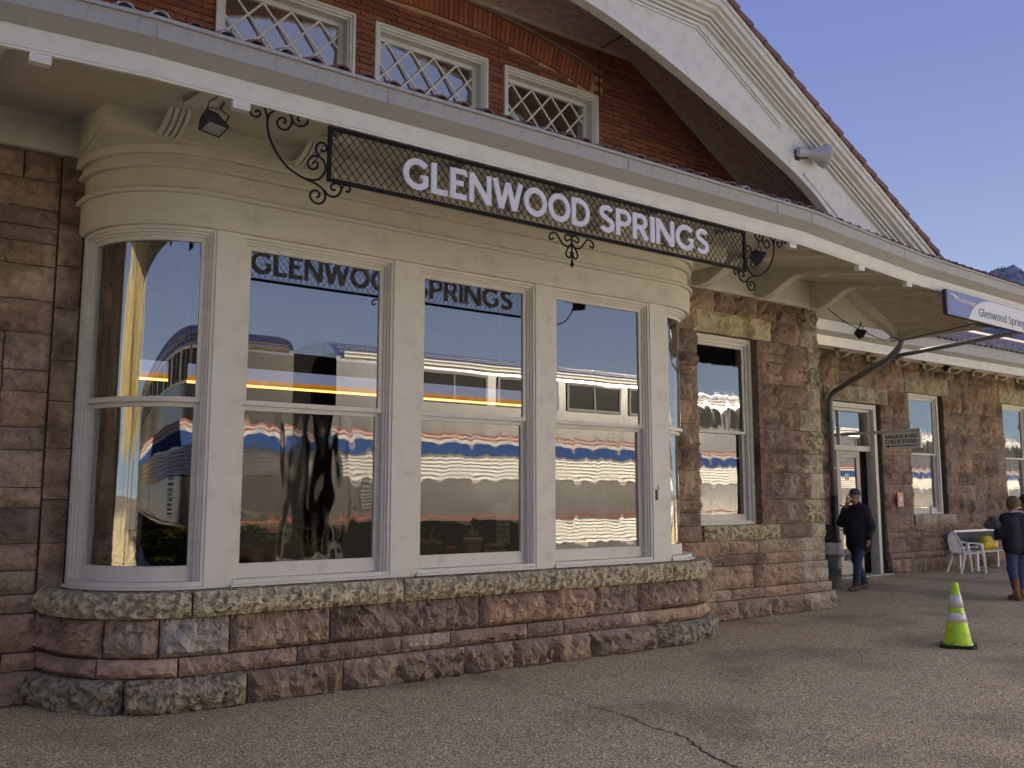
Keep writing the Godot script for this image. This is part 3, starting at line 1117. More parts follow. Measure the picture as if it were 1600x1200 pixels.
func side_eave() -> void:
	# beyond the corner of the wall the roof turns: open rafters and boards, a fascia along the side
	var g: G
	var xe := 14.32
	var rise := 0.42
	var k := 0
	var x := 12.02
	while x < xe - 0.02:
		var b := minf(x + 0.135, xe)
		var zf := -6.42 - (xe - x) * 0.88
		var zf2 := -6.42 - (xe - b) * 0.88
		var ya := 4.47 + (xe - x) * rise
		var yb := 4.47 + (xe - b) * rise
		g = G.new()
		g.hexa([Vector3(x + .004, ya, zf), Vector3(b - .004, yb, zf2), Vector3(b - .004, yb, -8.66), Vector3(x + .004, ya, -8.66), Vector3(x + .004, ya + .02, zf), Vector3(b - .004, yb + .02, zf2), Vector3(b - .004, yb + .02, -8.66), Vector3(x + .004, ya + .02, -8.66)])
		put("soffit_plank", g, "planks", station)
		x = b
	var zz := -6.44
	while zz > -8.4:
		var z2 := maxf(zz - .135, -8.44)
		var xa := xe - (-6.42 - zz) / .88
		var xb := xe - (-6.42 - z2) / .88
		var ya := 4.47 + (-6.42 - zz) * .477
		var yb := 4.47 + (-6.42 - z2) * .477
		g = G.new()
		g.hexa([Vector3(12.15, ya, zz - .004), Vector3(xa, ya, zz - .004), Vector3(maxf(xb, 12.16), yb, z2 + .004), Vector3(12.15, yb, z2 + .004), Vector3(12.15, ya + .02, zz - .004), Vector3(xa, ya + .02, zz - .004), Vector3(maxf(xb, 12.16), yb + .02, z2 + .004), Vector3(12.15, yb + .02, z2 + .004)])
		put("soffit_plank", g, "planks", station)
		zz = z2
	g = G.new()
	g.prism(PackedVector2Array([V(-8.6, 4.52), V(-6.3, 4.52), V(-6.3, 4.50), V(-8.6, 5.48)]), Vector3(12.12, 0, 0), Vector3(0, 0, 1), Vector3(0, 1, 0), Vector3(.03, 0, 0))
	put("end_board", g, "cream", station)
	g = G.new()           # deck and tiles above the boards
	g.hexa([Vector3(12.0, 5.46, -8.45), Vector3(xe, 4.49, -6.42), Vector3(xe, 4.49, -8.68), Vector3(12.0, 5.46, -8.68), Vector3(12.0, 5.53, -8.45), Vector3(xe, 4.56, -6.42), Vector3(xe, 4.56, -8.68), Vector3(12.0, 5.53, -8.68)])
	put("roof_deck", g, "tile", station)
	for z: float in [-7.22, -8.58]:
		g = G.new()
		var x0 := 12.4 if z < -8 else 12.9
		g.beam(Vector3(x0, 4.47 + (xe - x0) * rise - .075, z), Vector3(xe - .04, 4.47 - .065, z), .11, .14)
		put("rafter", g, "cream", station)
	g = G.new()
	g.beam(Vector3(12.05, 5.3, -8.42), Vector3(xe - .05, 4.41, -6.48), .12, .13)
	put("hip_rafter", g, "cream", station)
	g = G.new()
	g.box(Vector3(xe - .035, 4.275, -8.70), Vector3(xe, 4.47, -6.42))
	put("side_fascia", g, "cream", station)
	g = G.new()
	g.prism(PackedVector2Array([V(12.0, 4.49), V(14.28, 4.47), V(14.28, 4.50), V(12.0, 5.46)]), Vector3(0, 0, -8.70), Vector3.RIGHT, Vector3.UP, Vector3(0, 0, .05))
	g.box(Vector3(11.96, 4.22, -11.2), Vector3(12.05, 4.95, -8.72))
	put("wall_cornice", g, "cream", station)
	# the wing's own lower eaves
	g = G.new()
	g.box(Vector3(12.1, 4.66, WING - .02), Vector3(32, 4.98, WING + .07))
	g.box(Vector3(12.1, 4.80, WING + .07), Vector3(32, 4.82, WING + .085))
	put("wing_cornice", g, "cream", station)
	g = G.new()
	g.box(Vector3(12.1, 4.27, -9.53), Vector3(32, 4.45, -9.50))
	put("wing_fascia", g, "white", station)
	g = G.new()
	var prof := PackedVector2Array([V(.003, 4.445), V(.10, 4.50), V(.115, 4.51), V(.12, 4.69), V(.145, 4.695), V(.145, 4.72), V(.01, 4.72)])
	plan_sweep(g, PackedVector2Array([V(12.1, -9.50), V(32, -9.50)]), prof)
	put("wing_gutter", g, "gutter", station)
	g = G.new()
	g.hexa([Vector3(12.1, 4.40, -9.53), Vector3(32, 4.40, -9.53), Vector3(32, 4.97, WING - .1), Vector3(12.1, 4.97, WING - .1), Vector3(12.1, 4.43, -9.53), Vector3(32, 4.43, -9.53), Vector3(32, 5.0, WING - .1), Vector3(12.1, 5.0, WING - .1)])
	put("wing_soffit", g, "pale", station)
	for bx: float in [16.4, 17.5, 18.6, 19.7, 20.8, 21.9, 23.0, 24.1, 25.2]:
		bracket(bx, WING + .07, 4.96, 1.66, station, 0.33)
	g = G.new()
	g.hexa([Vector3(12.1, 4.66, -9.5), Vector3(32, 4.66, -9.5), Vector3(32, 6.88, -14.6), Vector3(12.1, 6.88, -14.6), Vector3(12.1, 4.70, -9.5), Vector3(32, 4.70, -9.5), Vector3(32, 6.92, -14.6), Vector3(12.1, 6.92, -14.6)])
	g.hexa([Vector3(12.1, 4.66, -19.7), Vector3(32, 4.66, -19.7), Vector3(32, 6.88, -14.6), Vector3(12.1, 6.88, -14.6), Vector3(12.1, 4.70, -19.7), Vector3(32, 4.70, -19.7), Vector3(32, 6.92, -14.6), Vector3(12.1, 6.92, -14.6)])
	put("wing_roof", g, "tile", station)
	g = G.new()
	var up := Vector3(0, .4353, -1).normalized()
	for r in 7:
		var tx := 14.5
		while tx < 27.0:
			g.smooth(1)
			half_barrel(g, Vector3(tx, 4.735 + .012 * (r % 2), -9.42) + up * (0.36 * r), up, Vector3.RIGHT, .085, .42)
			tx += 0.225
	stuff(put("wing_roof_tiles", g, "snowy_tile", station))
	g = G.new()
	g.box(Vector3(26, -.1, -19), Vector3(32, 4.9, -11.8))
	g.box(Vector3(-2, -.1, -19), Vector3(26, 4.9, -18.8))
	put("rear_wall", g, "mortar", station)


# ---------------------------------------------------------------- the brick gable
const GZ := -8.55
func gable() -> void:
	var wins := [Rect2(2.55, 5.6, 1.5, 1.25), Rect2(4.29, 5.6, 1.5, 1.25), Rect2(6.03, 5.6, 1.5, 1.25)]
	var g := G.new()
	pierced(g, 1.86, 8.2, 5.0, 7.6, GZ - .4, GZ - .022, wins)
	g.prism(PackedVector2Array([V(8.2, 5.0), V(12.3, 5.0), V(8.2, 7.56)]), Vector3(0, 0, GZ - .4), Vector3.RIGHT, Vector3.UP, Vector3(0, 0, .378))
	g.prism(PackedVector2Array([V(1.86, 5.0), V(1.86, 7.56), V(-2.2, 5.0)]), Vector3(0, 0, GZ - .4), Vector3.RIGHT, Vector3.UP, Vector3(0, 0, .378))
	var wall := put("gable_wall", g, "brick_joint", station)
	# long thin bricks
	var tones := [Color(.24, .085, .046), Color(.195, .07, .042), Color(.27, .10, .05), Color(.165, .064, .043), Color(.235, .093, .055)]
	var full := []
	for t: Color in tones:
		full.append(brick_mesh(Vector3(.298, .057, .03), t))
	var spots := []
	var ac := V(5.04, 7.19 - 9.54)
	for r in range(0, 26):
		var y := 5.86 + r * .0675
		var x := -1.58 + (0.155 if r % 2 else 0.0)
		while x < 10.9:
			var a := x
			var b := x + .298
			x += .308
			for w: Rect2 in wins:
				if y + .057 > w.position.y and y < w.end.y:
					if a < w.end.x + .004 and b > w.position.x - .004:
						if a < w.position.x - .03:
							b = w.position.x - .006
						elif b > w.end.x + .03:
							a = w.end.x + .006
						else:
							b = a
			var lim := 8.18 + (7.53 - y) / .605
			b = minf(b, lim)
			a = maxf(a, 10.06 - lim)
			if b - a < .03 or y > 7.5:
				continue
			var cen := V((a + b) / 2, y + .03)
			var rr := cen.distance_to(ac)
			if rr > 9.52 and rr < 9.86 and cen.x < 7.55 and cen.x > 2.5:
				continue
			spots.append([Vector3(0, 1.65, 0).distance_to(Vector3(cen.x, cen.y, GZ)) - (0.0 if y > 6.1 else -40.0) + (40.0 if cen.x < 4.2 and y > 6.9 else 0.0) + (40.0 if cen.x < 1.7 else 0.0), a, b, y])
	spots.sort_custom(func(p, q): return p[0] < q[0])
	var rest := G.new()
	for i in spots.size():
		var s: Array = spots[i]
		var t := rng.randi() % tones.size()
		var at := Vector3((s[1] + s[2]) / 2, s[3] + .0285, GZ - .012 + rng.randf_range(-.002, .002))
		if i < 300:
			var whole: bool = s[2] - s[1] > .297
			var o := put("brick", full[t] if whole else brick_mesh(Vector3(s[2] - s[1], .057, .03), tones[t]), "brick", wall)
			o.position = at
		else:
			rest.color(tones[t])
			var h := Vector3((s[2] - s[1]) / 2, .0285, .015)
			rest.box(at - h, at + h)
	stuff(put("far_bricks", rest, "brick", wall))
	# a flat arch of bricks on end over the three windows
	var a0 := -2.44 / 9.68
	var steps := 72
	for i in steps:
		var a := lerpf(a0, -a0, (i + .5) / steps)
		var o := put("arch_brick", brick_mesh(Vector3(.057, .285, .03), tones[rng.randi() % 3] * 1.35), "brick", wall)
		var q := ac + V(sin(a), cos(a)) * 9.69
		o.position = Vector3(q.x, q.y, GZ - .008)
		o.rotation.z = -a
	g = G.new()
	var hood := PackedVector2Array()
	for i in 25:
		var a := lerpf(a0 - .012, -a0 + .012, i / 24.0)
		hood.append(ac + V(sin(a), cos(a)) * 9.845)
	for i in range(24, -1, -1):
		var a := lerpf(a0 - .012, -a0 + .012, i / 24.0)
		hood.append(ac + V(sin(a), cos(a)) * 9.885)
	g.prism(hood, Vector3(0, 0, GZ - .03), Vector3.RIGHT, Vector3.UP, Vector3(0, 0, .055))
	put("hood_mould", colored(g), "brick", wall)
	for w: Rect2 in wins:
		lattice_window(w)
	# conduit
	g = G.new()
	g.tube(PackedVector3Array([Vector3(7.56, 6.86, GZ + .012), Vector3(7.57, 7.52, GZ + .012), Vector3(7.6, 7.535, GZ + .05), Vector3(7.62, 7.53, -7.36)]), PackedFloat32Array([.009]), 6)
	put("conduit", g, "dark_metal", station)
	barge()

func brick_mesh(s: Vector3, c: Color) -> ArrayMesh:
	var g := G.new()
	g.color(c)
	g.box(-s / 2, s / 2)
	return g.done()

func lattice_window(w: Rect2) -> void:
	var n := part_node("lattice_window", station)
	var x0 := w.position.x
	var x1 := w.end.x
	var y0 := w.position.y
	var y1 := w.end.y
	var g := G.new()
	fring(g, x0, x1, y0, y1, .03, 0, .03, GZ - .2, GZ + .03)
	fring(g, x0 + .03, x1 - .03, y0, y1 - .03, .028, 0, .028, GZ - .2, GZ + .015)
	fring(g, x0 + .058, x1 - .058, y0, y1 - .058, .022, 0, .022, GZ - .2, GZ - .01)
	put("casing", g, "white", n)
	g = G.new()
	fring(g, x0 + .08, x1 - .08, y0 + .2, y1 - .08, .055, .06, .05, GZ - .16, GZ - .115)
	put("sash", g, "white", n)
	g = G.new()
	g.box(Vector3(x0 + .10, -.45, -.003), Vector3(x1 - .10, .45, .003))
	var pane := put("pane", g, "glass", n)
	pane.position = Vector3(0, y0 + .69, GZ - .185)
	pane.rotation.x = deg_to_rad(6.0)
	var a := V(x0 + .135, y0 + .26)
	var b := V(x1 - .135, y1 - .13)
	var poly := PackedVector2Array([a, V(b.x, a.y), b, V(a.x, b.y)])
	for sgn: float in [-1.0, 1.0]:
		for k in range(-4, 10):
			var sx := a.x + .08 + k * .31
			var seg := PackedVector2Array([V(sx, b.y), V(sx + sgn * 3.0, b.y - 3.0 * 1.12)])
			for piece in Geometry2D.intersect_polyline_with_polygon(seg, poly):
				if piece.size() < 2 or piece[0].distance_to(piece[piece.size() - 1]) < .05:
					continue
				g = G.new()
				var dz := 0.0 if sgn > 0 else .003
				g.beam(Vector3(piece[0].x, piece[0].y, GZ - .130 + dz), Vector3(piece[1].x, piece[1].y, GZ - .130 + dz), .015, .021, Vector3(0, 0, 1).cross(Vector3(piece[1].x - piece[0].x, piece[1].y - piece[0].y, 0)).normalized())
				put("lattice_bar", g, "white", n)

func barge() -> void:
	var bz := -7.2
	var cx := 5.03
	var g := G.new()
	# board: above the polygon of the roof edge, below a low arch
	var arch := [V(5.03, 7.25), V(6.19, 7.11), V(7.01, 6.92), V(7.86, 6.65), V(8.78, 6.31), V(9.78, 5.91), V(10.31, 5.62), V(10.75, 5.27), V(11.05, 4.85)]
	var sm := curve(arch, 4)
	var right := PackedVector2Array()
	for p in sm:
		right.append(p)
	right.append_array(PackedVector2Array([V(12.7, 4.85), V(12.93, 5.10), V(8.2, 7.73), V(5.03, 7.73)]))
	var left := PackedVector2Array()
	for p in right:
		left.append(V(2 * cx - p.x, p.y))
	g.prism(right, Vector3(0, 0, bz - .09), Vector3.RIGHT, Vector3.UP, Vector3(0, 0, .09))
	g.prism(left, Vector3(0, 0, bz - .09), Vector3.RIGHT, Vector3.UP, Vector3(0, 0, .09))
	var board := put("bargeboard", g, "board", station)
	# rim along the arch
	g = G.new()
	for sx: float in [1.0, -1.0]:
		var rim := PackedVector2Array()
		var inner := PackedVector2Array()
		for i in sm.size():
			var t := (sm[mini(i + 1, sm.size() - 1)] - sm[maxi(i - 1, 0)]).normalized()
			var nrm := V(-t.y, t.x)
			rim.append(V(cx + sx * (sm[i].x - nrm.x * .02 - cx), sm[i].y - nrm.y * .02))
			inner.append(V(cx + sx * (sm[i].x + nrm.x * .05 - cx), sm[i].y + nrm.y * .05))
		inner.reverse()
		rim.append_array(inner)
		g.prism(rim, Vector3(0, 0, bz - .105), Vector3.RIGHT, Vector3.UP, Vector3(0, 0, .125))
	put("arch_rim", g, "board", board)
	# mouldings parallel to the roof edge
	var line := PackedVector2Array([V(5.03, 7.73), V(8.2, 7.73), V(13.0, 5.065)])
	for b in [["crown_moulding", 0.0, 0.05, 0.24], ["crown_moulding", 0.05, 0.12, 0.215], ["crown_moulding", .12, .17, .17], ["fillet", .17, .215, .10], ["fillet", .235, .265, .075], ["fillet", .285, .31, .05]]:
		g = G.new()
		for sx: float in [1.0, -1.0]:
			g.prism(strip_poly(line, b[1], b[2], cx, sx), Vector3(0, 0, bz + .0005), Vector3.RIGHT, Vector3.UP, Vector3(0, 0, b[3]))
		put(b[0], g, "board", board)
	# two raised lines in the spandrels
	for l in [[V(5.6, 7.40), V(7.98, 7.40), V(9.55, 6.50)], [V(9.98, 5.93), V(10.9, 5.36), V(11.55, 4.95)]]:
		g = G.new()
		for sx: float in [1.0, -1.0]:
			g.prism(strip_poly(PackedVector2Array(l), 0.0, .035, cx, sx), Vector3(0, 0, bz + .0005), Vector3.RIGHT, Vector3.UP, Vector3(0, 0, .03))
			put("panel_moulding", g, "board", board)
			g = G.new()
			g.prism(strip_poly(PackedVector2Array(l), .05, .075, cx, sx), Vector3(0, 0, bz + .0005), Vector3.RIGHT, Vector3.UP, Vector3(0, 0, .022))
			put("panel_bead", g, "board", board)
			g = G.new()
	# boarded soffit between the board and the wall
	g = G.new()
	var n := 19
	for i in n:
		var z0 := lerpf(GZ - .03, bz - .092, float(i) / n)
		var z1 := lerpf(GZ - .03, bz - .092, float(i + 1) / n)
		for sx: float in [1.0, -1.0]:
			var pl := PackedVector2Array([V(cx, 7.55), V(8.18, 7.55), V(12.4, 4.997), V(12.4, 5.03), V(8.18, 7.583), V(cx, 7.583)])
			if sx < 0:
				for k in pl.size():
					pl[k].x = 2 * cx - pl[k].x
			g.prism(pl, Vector3(0, 0, z0 + .005), Vector3.RIGHT, Vector3.UP, Vector3(0, 0, z1 - z0 - .010))
			var up := pl.duplicate()
			for k in up.size():
				up[k].y += .0335
			g.prism(up, Vector3(0, 0, z0), Vector3.RIGHT, Vector3.UP, Vector3(0, 0, z1 - z0))
	put("soffit_boards", g, "soffit", station).set_meta("kind", "stuff")
	g = G.new()       # trim where the soffit meets the brick
	for sx: float in [1.0, -1.0]:
		g.prism(strip_poly(PackedVector2Array([V(cx, 7.549), V(8.18, 7.549), V(12.3, 5.057)]), 0.0, .045, cx, sx), Vector3(0, 0, GZ - .01), Vector3.RIGHT, Vector3.UP, Vector3(0, 0, .045))
	put("soffit_trim", g, "pale", station)
	# roof slopes and the clipped end
	g = G.new()
	for sx: float in [1.0, -1.0]:
		var m := func(x: float) -> float: return cx + sx * (x - cx)
		g.hexa([Vector3(m.call(8.2), 7.735, -7.0), Vector3(m.call(13.05), 5.04, -7.0), Vector3(m.call(13.05), 5.04, -18), Vector3(m.call(8.2), 7.735, -18), Vector3(m.call(8.2), 7.80, -7.0), Vector3(m.call(13.05), 5.10, -7.0), Vector3(m.call(13.05), 5.10, -18), Vector3(m.call(8.2), 7.80, -18)])
		g.hexa([Vector3(m.call(5.03), 9.5, -10.4), Vector3(m.call(8.2), 7.735, -7.01), Vector3(m.call(8.2), 7.735, -18), Vector3(m.call(5.03), 9.5, -18), Vector3(m.call(5.03), 9.56, -10.4), Vector3(m.call(8.2), 7.80, -7.01), Vector3(m.call(8.2), 7.80, -18), Vector3(m.call(5.03), 9.56, -18)])
	g.hexa([Vector3(1.86, 7.735, -7.005), Vector3(8.2, 7.735, -7.005), Vector3(5.035, 9.5, -10.4), Vector3(5.025, 9.5, -10.4), Vector3(1.86, 7.80, -7.005), Vector3(8.2, 7.80, -7.005), Vector3(5.035, 9.56, -10.4), Vector3(5.025, 9.56, -10.4)])
	put("main_roof", g, "tile", station)
	# stepped tiles along the right verge
	var d := V(4.8, -2.665).normalized()
	var up2 := V(-d.y, d.x)
	for i in 19:
		var p := V(8.16, 7.74) + d * (.292 * i)
		var q := p + d * .33
		g = G.new()
		var lift := .052
		var pl := PackedVector2Array([p + up2 * .005, q + up2 * (.005 + lift * .55), q + up2 * (.06 + lift), p + up2 * .075])
		g.prism(pl, Vector3(0, 0, -7.40), Vector3.RIGHT, Vector3.UP, Vector3(0, 0, .46 + rng.randf_range(-.008, .008)))
		put("verge_tile", g, "tile", station)

# the band between two distances below a broken line, mirrored about cx when sx is -1
func strip_poly(line: PackedVector2Array, d0: float, d1: float, cx: float, sx: float) -> PackedVector2Array:
	var a := PackedVector2Array()
	var b := PackedVector2Array()
	for i in line.size():
		var t0 := (line[i] - line[maxi(i - 1, 0)]).normalized() if i > 0 else (line[1] - line[0]).normalized()
		var t1 := (line[mini(i + 1, line.size() - 1)] - line[i]).normalized() if i < line.size() - 1 else t0
		var n0 := V(t0.y, -t0.x)
		var m := (n0 + V(t1.y, -t1.x)).normalized()
		m /= m.dot(n0)
		a.append(line[i] + m * d0)
		b.append(line[i] + m * d1)
	b.reverse()
	a.append_array(b)
	for i in a.size():
		a[i].x = cx + sx * (a[i].x - cx)
	return a


# ---------------------------------------------------------------- the train (seen only in the panes)
func car(x0: float, x1: float, label: String, first_window: float, steel := "steel") -> void:
	var c := thing("passenger_car", label, "train car", Vector3.ZERO, "cars of the passenger train")
	var z := 1.0
	var g := G.new()
	# body shell: flat side, rounded roof shoulder
	var sec := PackedVector2Array([V(z + .03, .34), V(z + .03, 4.30)])
	for k in range(1, 8):
		var a := PI / 2 * k / 7.0
		sec.append(V(z + .03 + 0.9 * (1 - cos(a)), 4.30 + .46 * sin(a)))
	sec.append_array(PackedVector2Array([V(z + 1.5, 4.80), V(z + 2.07, 4.76)]))
	for k in range(1, 8):
		var a := PI / 2 * (1 - k / 7.0)
		sec.append(V(z + 2.97 - 0.9 * (1 - cos(a)), 4.30 + .46 * sin(a)))
	sec.append(V(z + 2.97, .34))
	g.prism(sec, Vector3(x0, 0, 0), Vector3(0, 0, 1), Vector3(0, 1, 0), Vector3(x1 - x0, 0, 0))
	put("body", g, steel, c)
	# fluted belts
	for b in [[.56, 1.12, 7], [1.97, 2.47, 6], [4.36, 4.52, 2]]:
		g = G.new()
		var h: float = (b[1] - b[0]) / b[2]
		for k in b[2]:
			var y: float = b[0] + h * k
			var seg := [[V(0, 0), V(.028, .25)], [V(.028, .25), V(.034, .5)], [V(.034, .5), V(.028, .75)], [V(.028, .75), V(0, 1)]]
			for s in seg:
				g.smooth(1)
				g.quad(Vector3(x0 + .15, y + s[0].y * h, z + .026 - s[0].x), Vector3(x0 + .15, y + s[1].y * h, z + .026 - s[1].x), Vector3(x1 - .15, y + s[1].y * h, z + .026 - s[1].x), Vector3(x1 - .15, y + s[0].y * h, z + .026 - s[0].x))
		put("fluted_belt", g, "fluted_steel" if steel == "steel" else steel, c)
	# roof ribs
	g = G.new()
	for k in 7:
		var a := PI / 2 * (k + .8) / 8.2
		g.tube(PackedVector3Array([Vector3(x0 + .1, 4.30 + .46 * sin(a), z + .03 + .9 * (1 - cos(a))), Vector3(x1 - .1, 4.30 + .46 * sin(a), z + .03 + .9 * (1 - cos(a)))]), PackedFloat32Array([.022]), 5)
	put("roof_ribs", g, steel, c)
	for b in [["red_stripe", 2.925, 2.965, "stripe_red"], ["white_stripe", 2.885, 2.92, "stripe_white"], ["red_stripe", 2.845, 2.88, "stripe_red"], ["white_stripe", 2.76, 2.84, "stripe_white"], ["blue_stripe", 2.52, 2.755, "stripe_blue"], ["red_line", 1.185, 1.225, "stripe_red"]]:
		g = G.new()
		g.box(Vector3(x0 + .02, b[1], z + .02), Vector3(x1 - .02, b[2], z + .029))
		put(b[0], g, b[3], c)
	var x := first_window
	while x + 1.7 < x1 - .3:
		if x > x0 + .3:
			g = G.new()
			fring(g, x, x + 1.7, 3.62, 4.28, .06, .06, .06, z + .0, z + .029)
			g.box(Vector3(x + .83, 3.68, z + .005), Vector3(x + .87, 4.22, z + .029))
			var fr := put("window", g, "steel_dark", c)
			g = G.new()
			g.box(Vector3(x + .06, 3.68, z + .018), Vector3(x + .83, 4.22, z + .028))
			g.box(Vector3(x + .87, 3.68, z + .018), Vector3(x + 1.64, 4.22, z + .028))
			put("pane", g, "tinted", fr)
		x += 1.97
	for lx: float in [x0 + .62, x1 - 9.0]:
		g = G.new()
		for k in 13:
			g.box(Vector3(lx, 1.36 + k * .08, z - .004), Vector3(lx + 1.15, 1.40 + k * .08, z + .029))
		put("louvre_panel", g, "steel_dark", c)
	for lx: float in [x0 + 4.6, x1 - 4.5]:
		g = G.new()
		fring(g, lx, lx + .9, .5, 1.9, .05, .05, .05, z + .01, z + .029)
		put("door", g, "steel_dark", c)
	if first_window < 20.0:       # dark underframe boxes below the red line near the gangway
		g = G.new()
		if steel == "steel":
			g.box(Vector3(x0 + .1, .3, z - .012), Vector3(12.75, 1.14, z + .02))
		else:
			g.box(Vector3(x0 + 3, .3, z - .012), Vector3(x1 - .1, 1.14, z + .02))
		put("underframe_box", g, "soot", c)
	for bx: float in [x0 + 3.2, x1 - 3.2]:
		g = G.new()
		g.box(Vector3(bx - 1.4, -.1, z + .35), Vector3(bx + 1.4, .3, z + .6))
		for w: float in [-.95, .95]:
			g.lathe(PackedVector2Array([V(0, 0), V(.44, 0), V(.44, .12), V(0, .12)]), Vector3(bx + w, .15, z + .62), 20, Vector3(0, 0, 1))
		put("bogie", g, "soot", c)

func trains() -> void:
	car(-19.2, 6.62, "stainless double-deck passenger car mirrored at left in the second bow window", -18.2, "shaded_steel")  # shade on this car comes from its darker steel colour
	car(7.50, 33.3, "stainless double-deck passenger car with a blue stripe mirrored in the middle bow windows", 9.38)
	car(34.2, 60.0, "stainless double-deck passenger car mirrored in the window right of the bow", 36.2)
	var g := G.new()
	g.box(Vector3(6.5, .5, 1.35), Vector3(7.6, 4.4, 2.65))
	var o := put("car_vestibule", g, "soot", self)
	tag(o, "black rubber gangway between two mirrored train cars", "gangway")
	g = G.new()
	for z: float in [1.78, 3.22]:
		g.box(Vector3(-80, -.32, z - .035), Vector3(150, -.28, z + .035))
	struct("railway_track", g, "dark_metal")


# ---------------------------------------------------------------- the name board
func stroke(g: G, o: Vector3, sc: Vector2, pts: PackedVector2Array, w: float, z0: float, z1: float, closed := false) -> void:
	var n := pts.size()
	var L := []
	var R := []
	for i in n:
		var a := pts[(i - 1 + n) % n] if closed else pts[maxi(i - 1, 0)]
		var b := pts[(i + 1) % n] if closed else pts[mini(i + 1, n - 1)]
		var t0 := (pts[i] - a).normalized() if a != pts[i] else (b - pts[i]).normalized()
		var t1 := (b - pts[i]).normalized() if b != pts[i] else t0
		var n0 := V(-t0.y, t0.x)
		var m := (n0 + V(-t1.y, t1.x)).normalized()
		m /= maxf(.35, m.dot(n0))
		var l := pts[i] + m * w / 2
		var r := pts[i] - m * w / 2
		L.append(o + Vector3(l.x * sc.x, l.y * sc.y, 0))
		R.append(o + Vector3(r.x * sc.x, r.y * sc.y, 0))
	var a := Vector3(0, 0, z0)
	var b := Vector3(0, 0, z1)
	for i in (n if closed else n - 1):
		var j := (i + 1) % n
		g.quad(R[i] + b, R[j] + b, L[j] + b, L[i] + b)
		g.quad(L[i] + a, L[j] + a, R[j] + a, R[i] + a)
		g.quad(L[i] + b, L[j] + b, L[j] + a, L[i] + a)
		g.quad(R[j] + b, R[i] + b, R[i] + a, R[j] + a)
	if not closed:
		g.quad(L[0] + b, L[0] + a, R[0] + a, R[0] + b)
		g.quad(R[n - 1] + b, R[n - 1] + a, L[n - 1] + a, L[n - 1] + b)

func arc(c: Vector2, rx: float, ry: float, a0: float, a1: float, n := 20) -> PackedVector2Array:
	var out := PackedVector2Array()
	for i in n + 1:
		var a := deg_to_rad(lerpf(a0, a1, float(i) / n))
		out.append(c + V(cos(a) * rx, sin(a) * ry))
	return out

func glyph(ch: String) -> Array:      # [width, [points, thickness, closed] ...] in letter heights
	var P := func(a: Array) -> PackedVector2Array: return PackedVector2Array(a)
	match ch:
		"G": return [.93, [arc(V(.5, .5), .41, .41, 42, 318, 24), 0.198, false], [P.call([V(.80, .47), V(.80, .16)]), 0.187, false], [P.call([V(.62, .44), V(.885, .44)]), .12, false]]
		"L": return [.64, [P.call([V(.10, 1), V(.10, 0)]), 0.209, false], [P.call([V(.10, .085), V(.60, .085)]), 0.187, false], [P.call([V(.56, .03), V(.60, .2)]), .07, false]]
		"E": return [.66, [P.call([V(.10, 1), V(.10, 0)]), 0.209, false], [P.call([V(.1, .92), V(.60, .92)]), 0.176, false], [P.call([V(.1, .53), V(.5, .53)]), 0.165, false], [P.call([V(.1, .085), V(.63, .085)]), 0.187, false], [P.call([V(.585, .95), V(.615, .80)]), .06, false]]
		"N": return [.87, [P.call([V(.09, 0), V(.09, .99)]), 0.182, false], [P.call([V(.075, .96), V(.78, .04)]), 0.220, false], [P.call([V(.78, .01), V(.78, 1)]), 0.182, false]]
		"W": return [1.22, [P.call([V(.08, 1), V(.34, .02)]), 0.209, false], [P.call([V(.34, .02), V(.61, .93)]), 0.187, false], [P.call([V(.61, .93), V(.88, .02)]), 0.209, false], [P.call([V(.88, .02), V(1.14, 1)]), 0.187, false]]
		"O": return [.98, [arc(V(.49, .5), .40, .41, 0, 351, 39), 0.198, true]]
		"D": return [.84, [P.call([V(.09, 0), V(.09, 1)]), 0.198, false], [P.call([V(.09, .92), V(.32, .92)]) + arc(V(.34, .5), .41, .42, 88, -88, 20) + P.call([V(.32, .08), V(.09, .08)]), 0.187, false]]
		"S": return [.68, [arc(V(.35, .735), .235, .185, 28, 262, 16) + arc(V(.34, .29), .25, .205, 80, -152, 18), 0.187, false]]
		"P": return [.68, [P.call([V(.09, 0), V(.09, 1)]), 0.198, false], [P.call([V(.09, .92), V(.36, .92)]) + arc(V(.37, .69), .22, .23, 88, -88, 14) + P.call([V(.36, .46), V(.09, .46)]), 0.176, false]]
		"R": return [.74, [P.call([V(.09, 0), V(.09, 1)]), 0.198, false], [P.call([V(.09, .92), V(.36, .92)]) + arc(V(.37, .70), .22, .22, 88, -88, 14) + P.call([V(.36, .48), V(.09, .48)]), 0.176, false], [P.call([V(.34, .5), V(.64, .02)]), 0.209, false]]
	return [.2, [P.call([V(.10, 0), V(.10, 1)]), 0.204, false]]

func word(par: Node, text: String, x0: float, x1: float, y: float, h: float, z: float) -> void:
	var total := 0.0
	for ch in text:
		total += float(glyph(ch)[0]) + .075
	total -= .075
	var k := (x1 - x0) / total
	var x := x0
	for ch in text:
		var gl := glyph(ch)
		var g := G.new()
		for i in range(1, gl.size()):
			stroke(g, Vector3(x, y, z), V(k, h), gl[i][0], gl[i][1], -.008 - .0006 * i, .010 + .0006 * i, gl[i][2])
		put("letter", g, "letter", par)
		x += (gl[0] + .075) * k

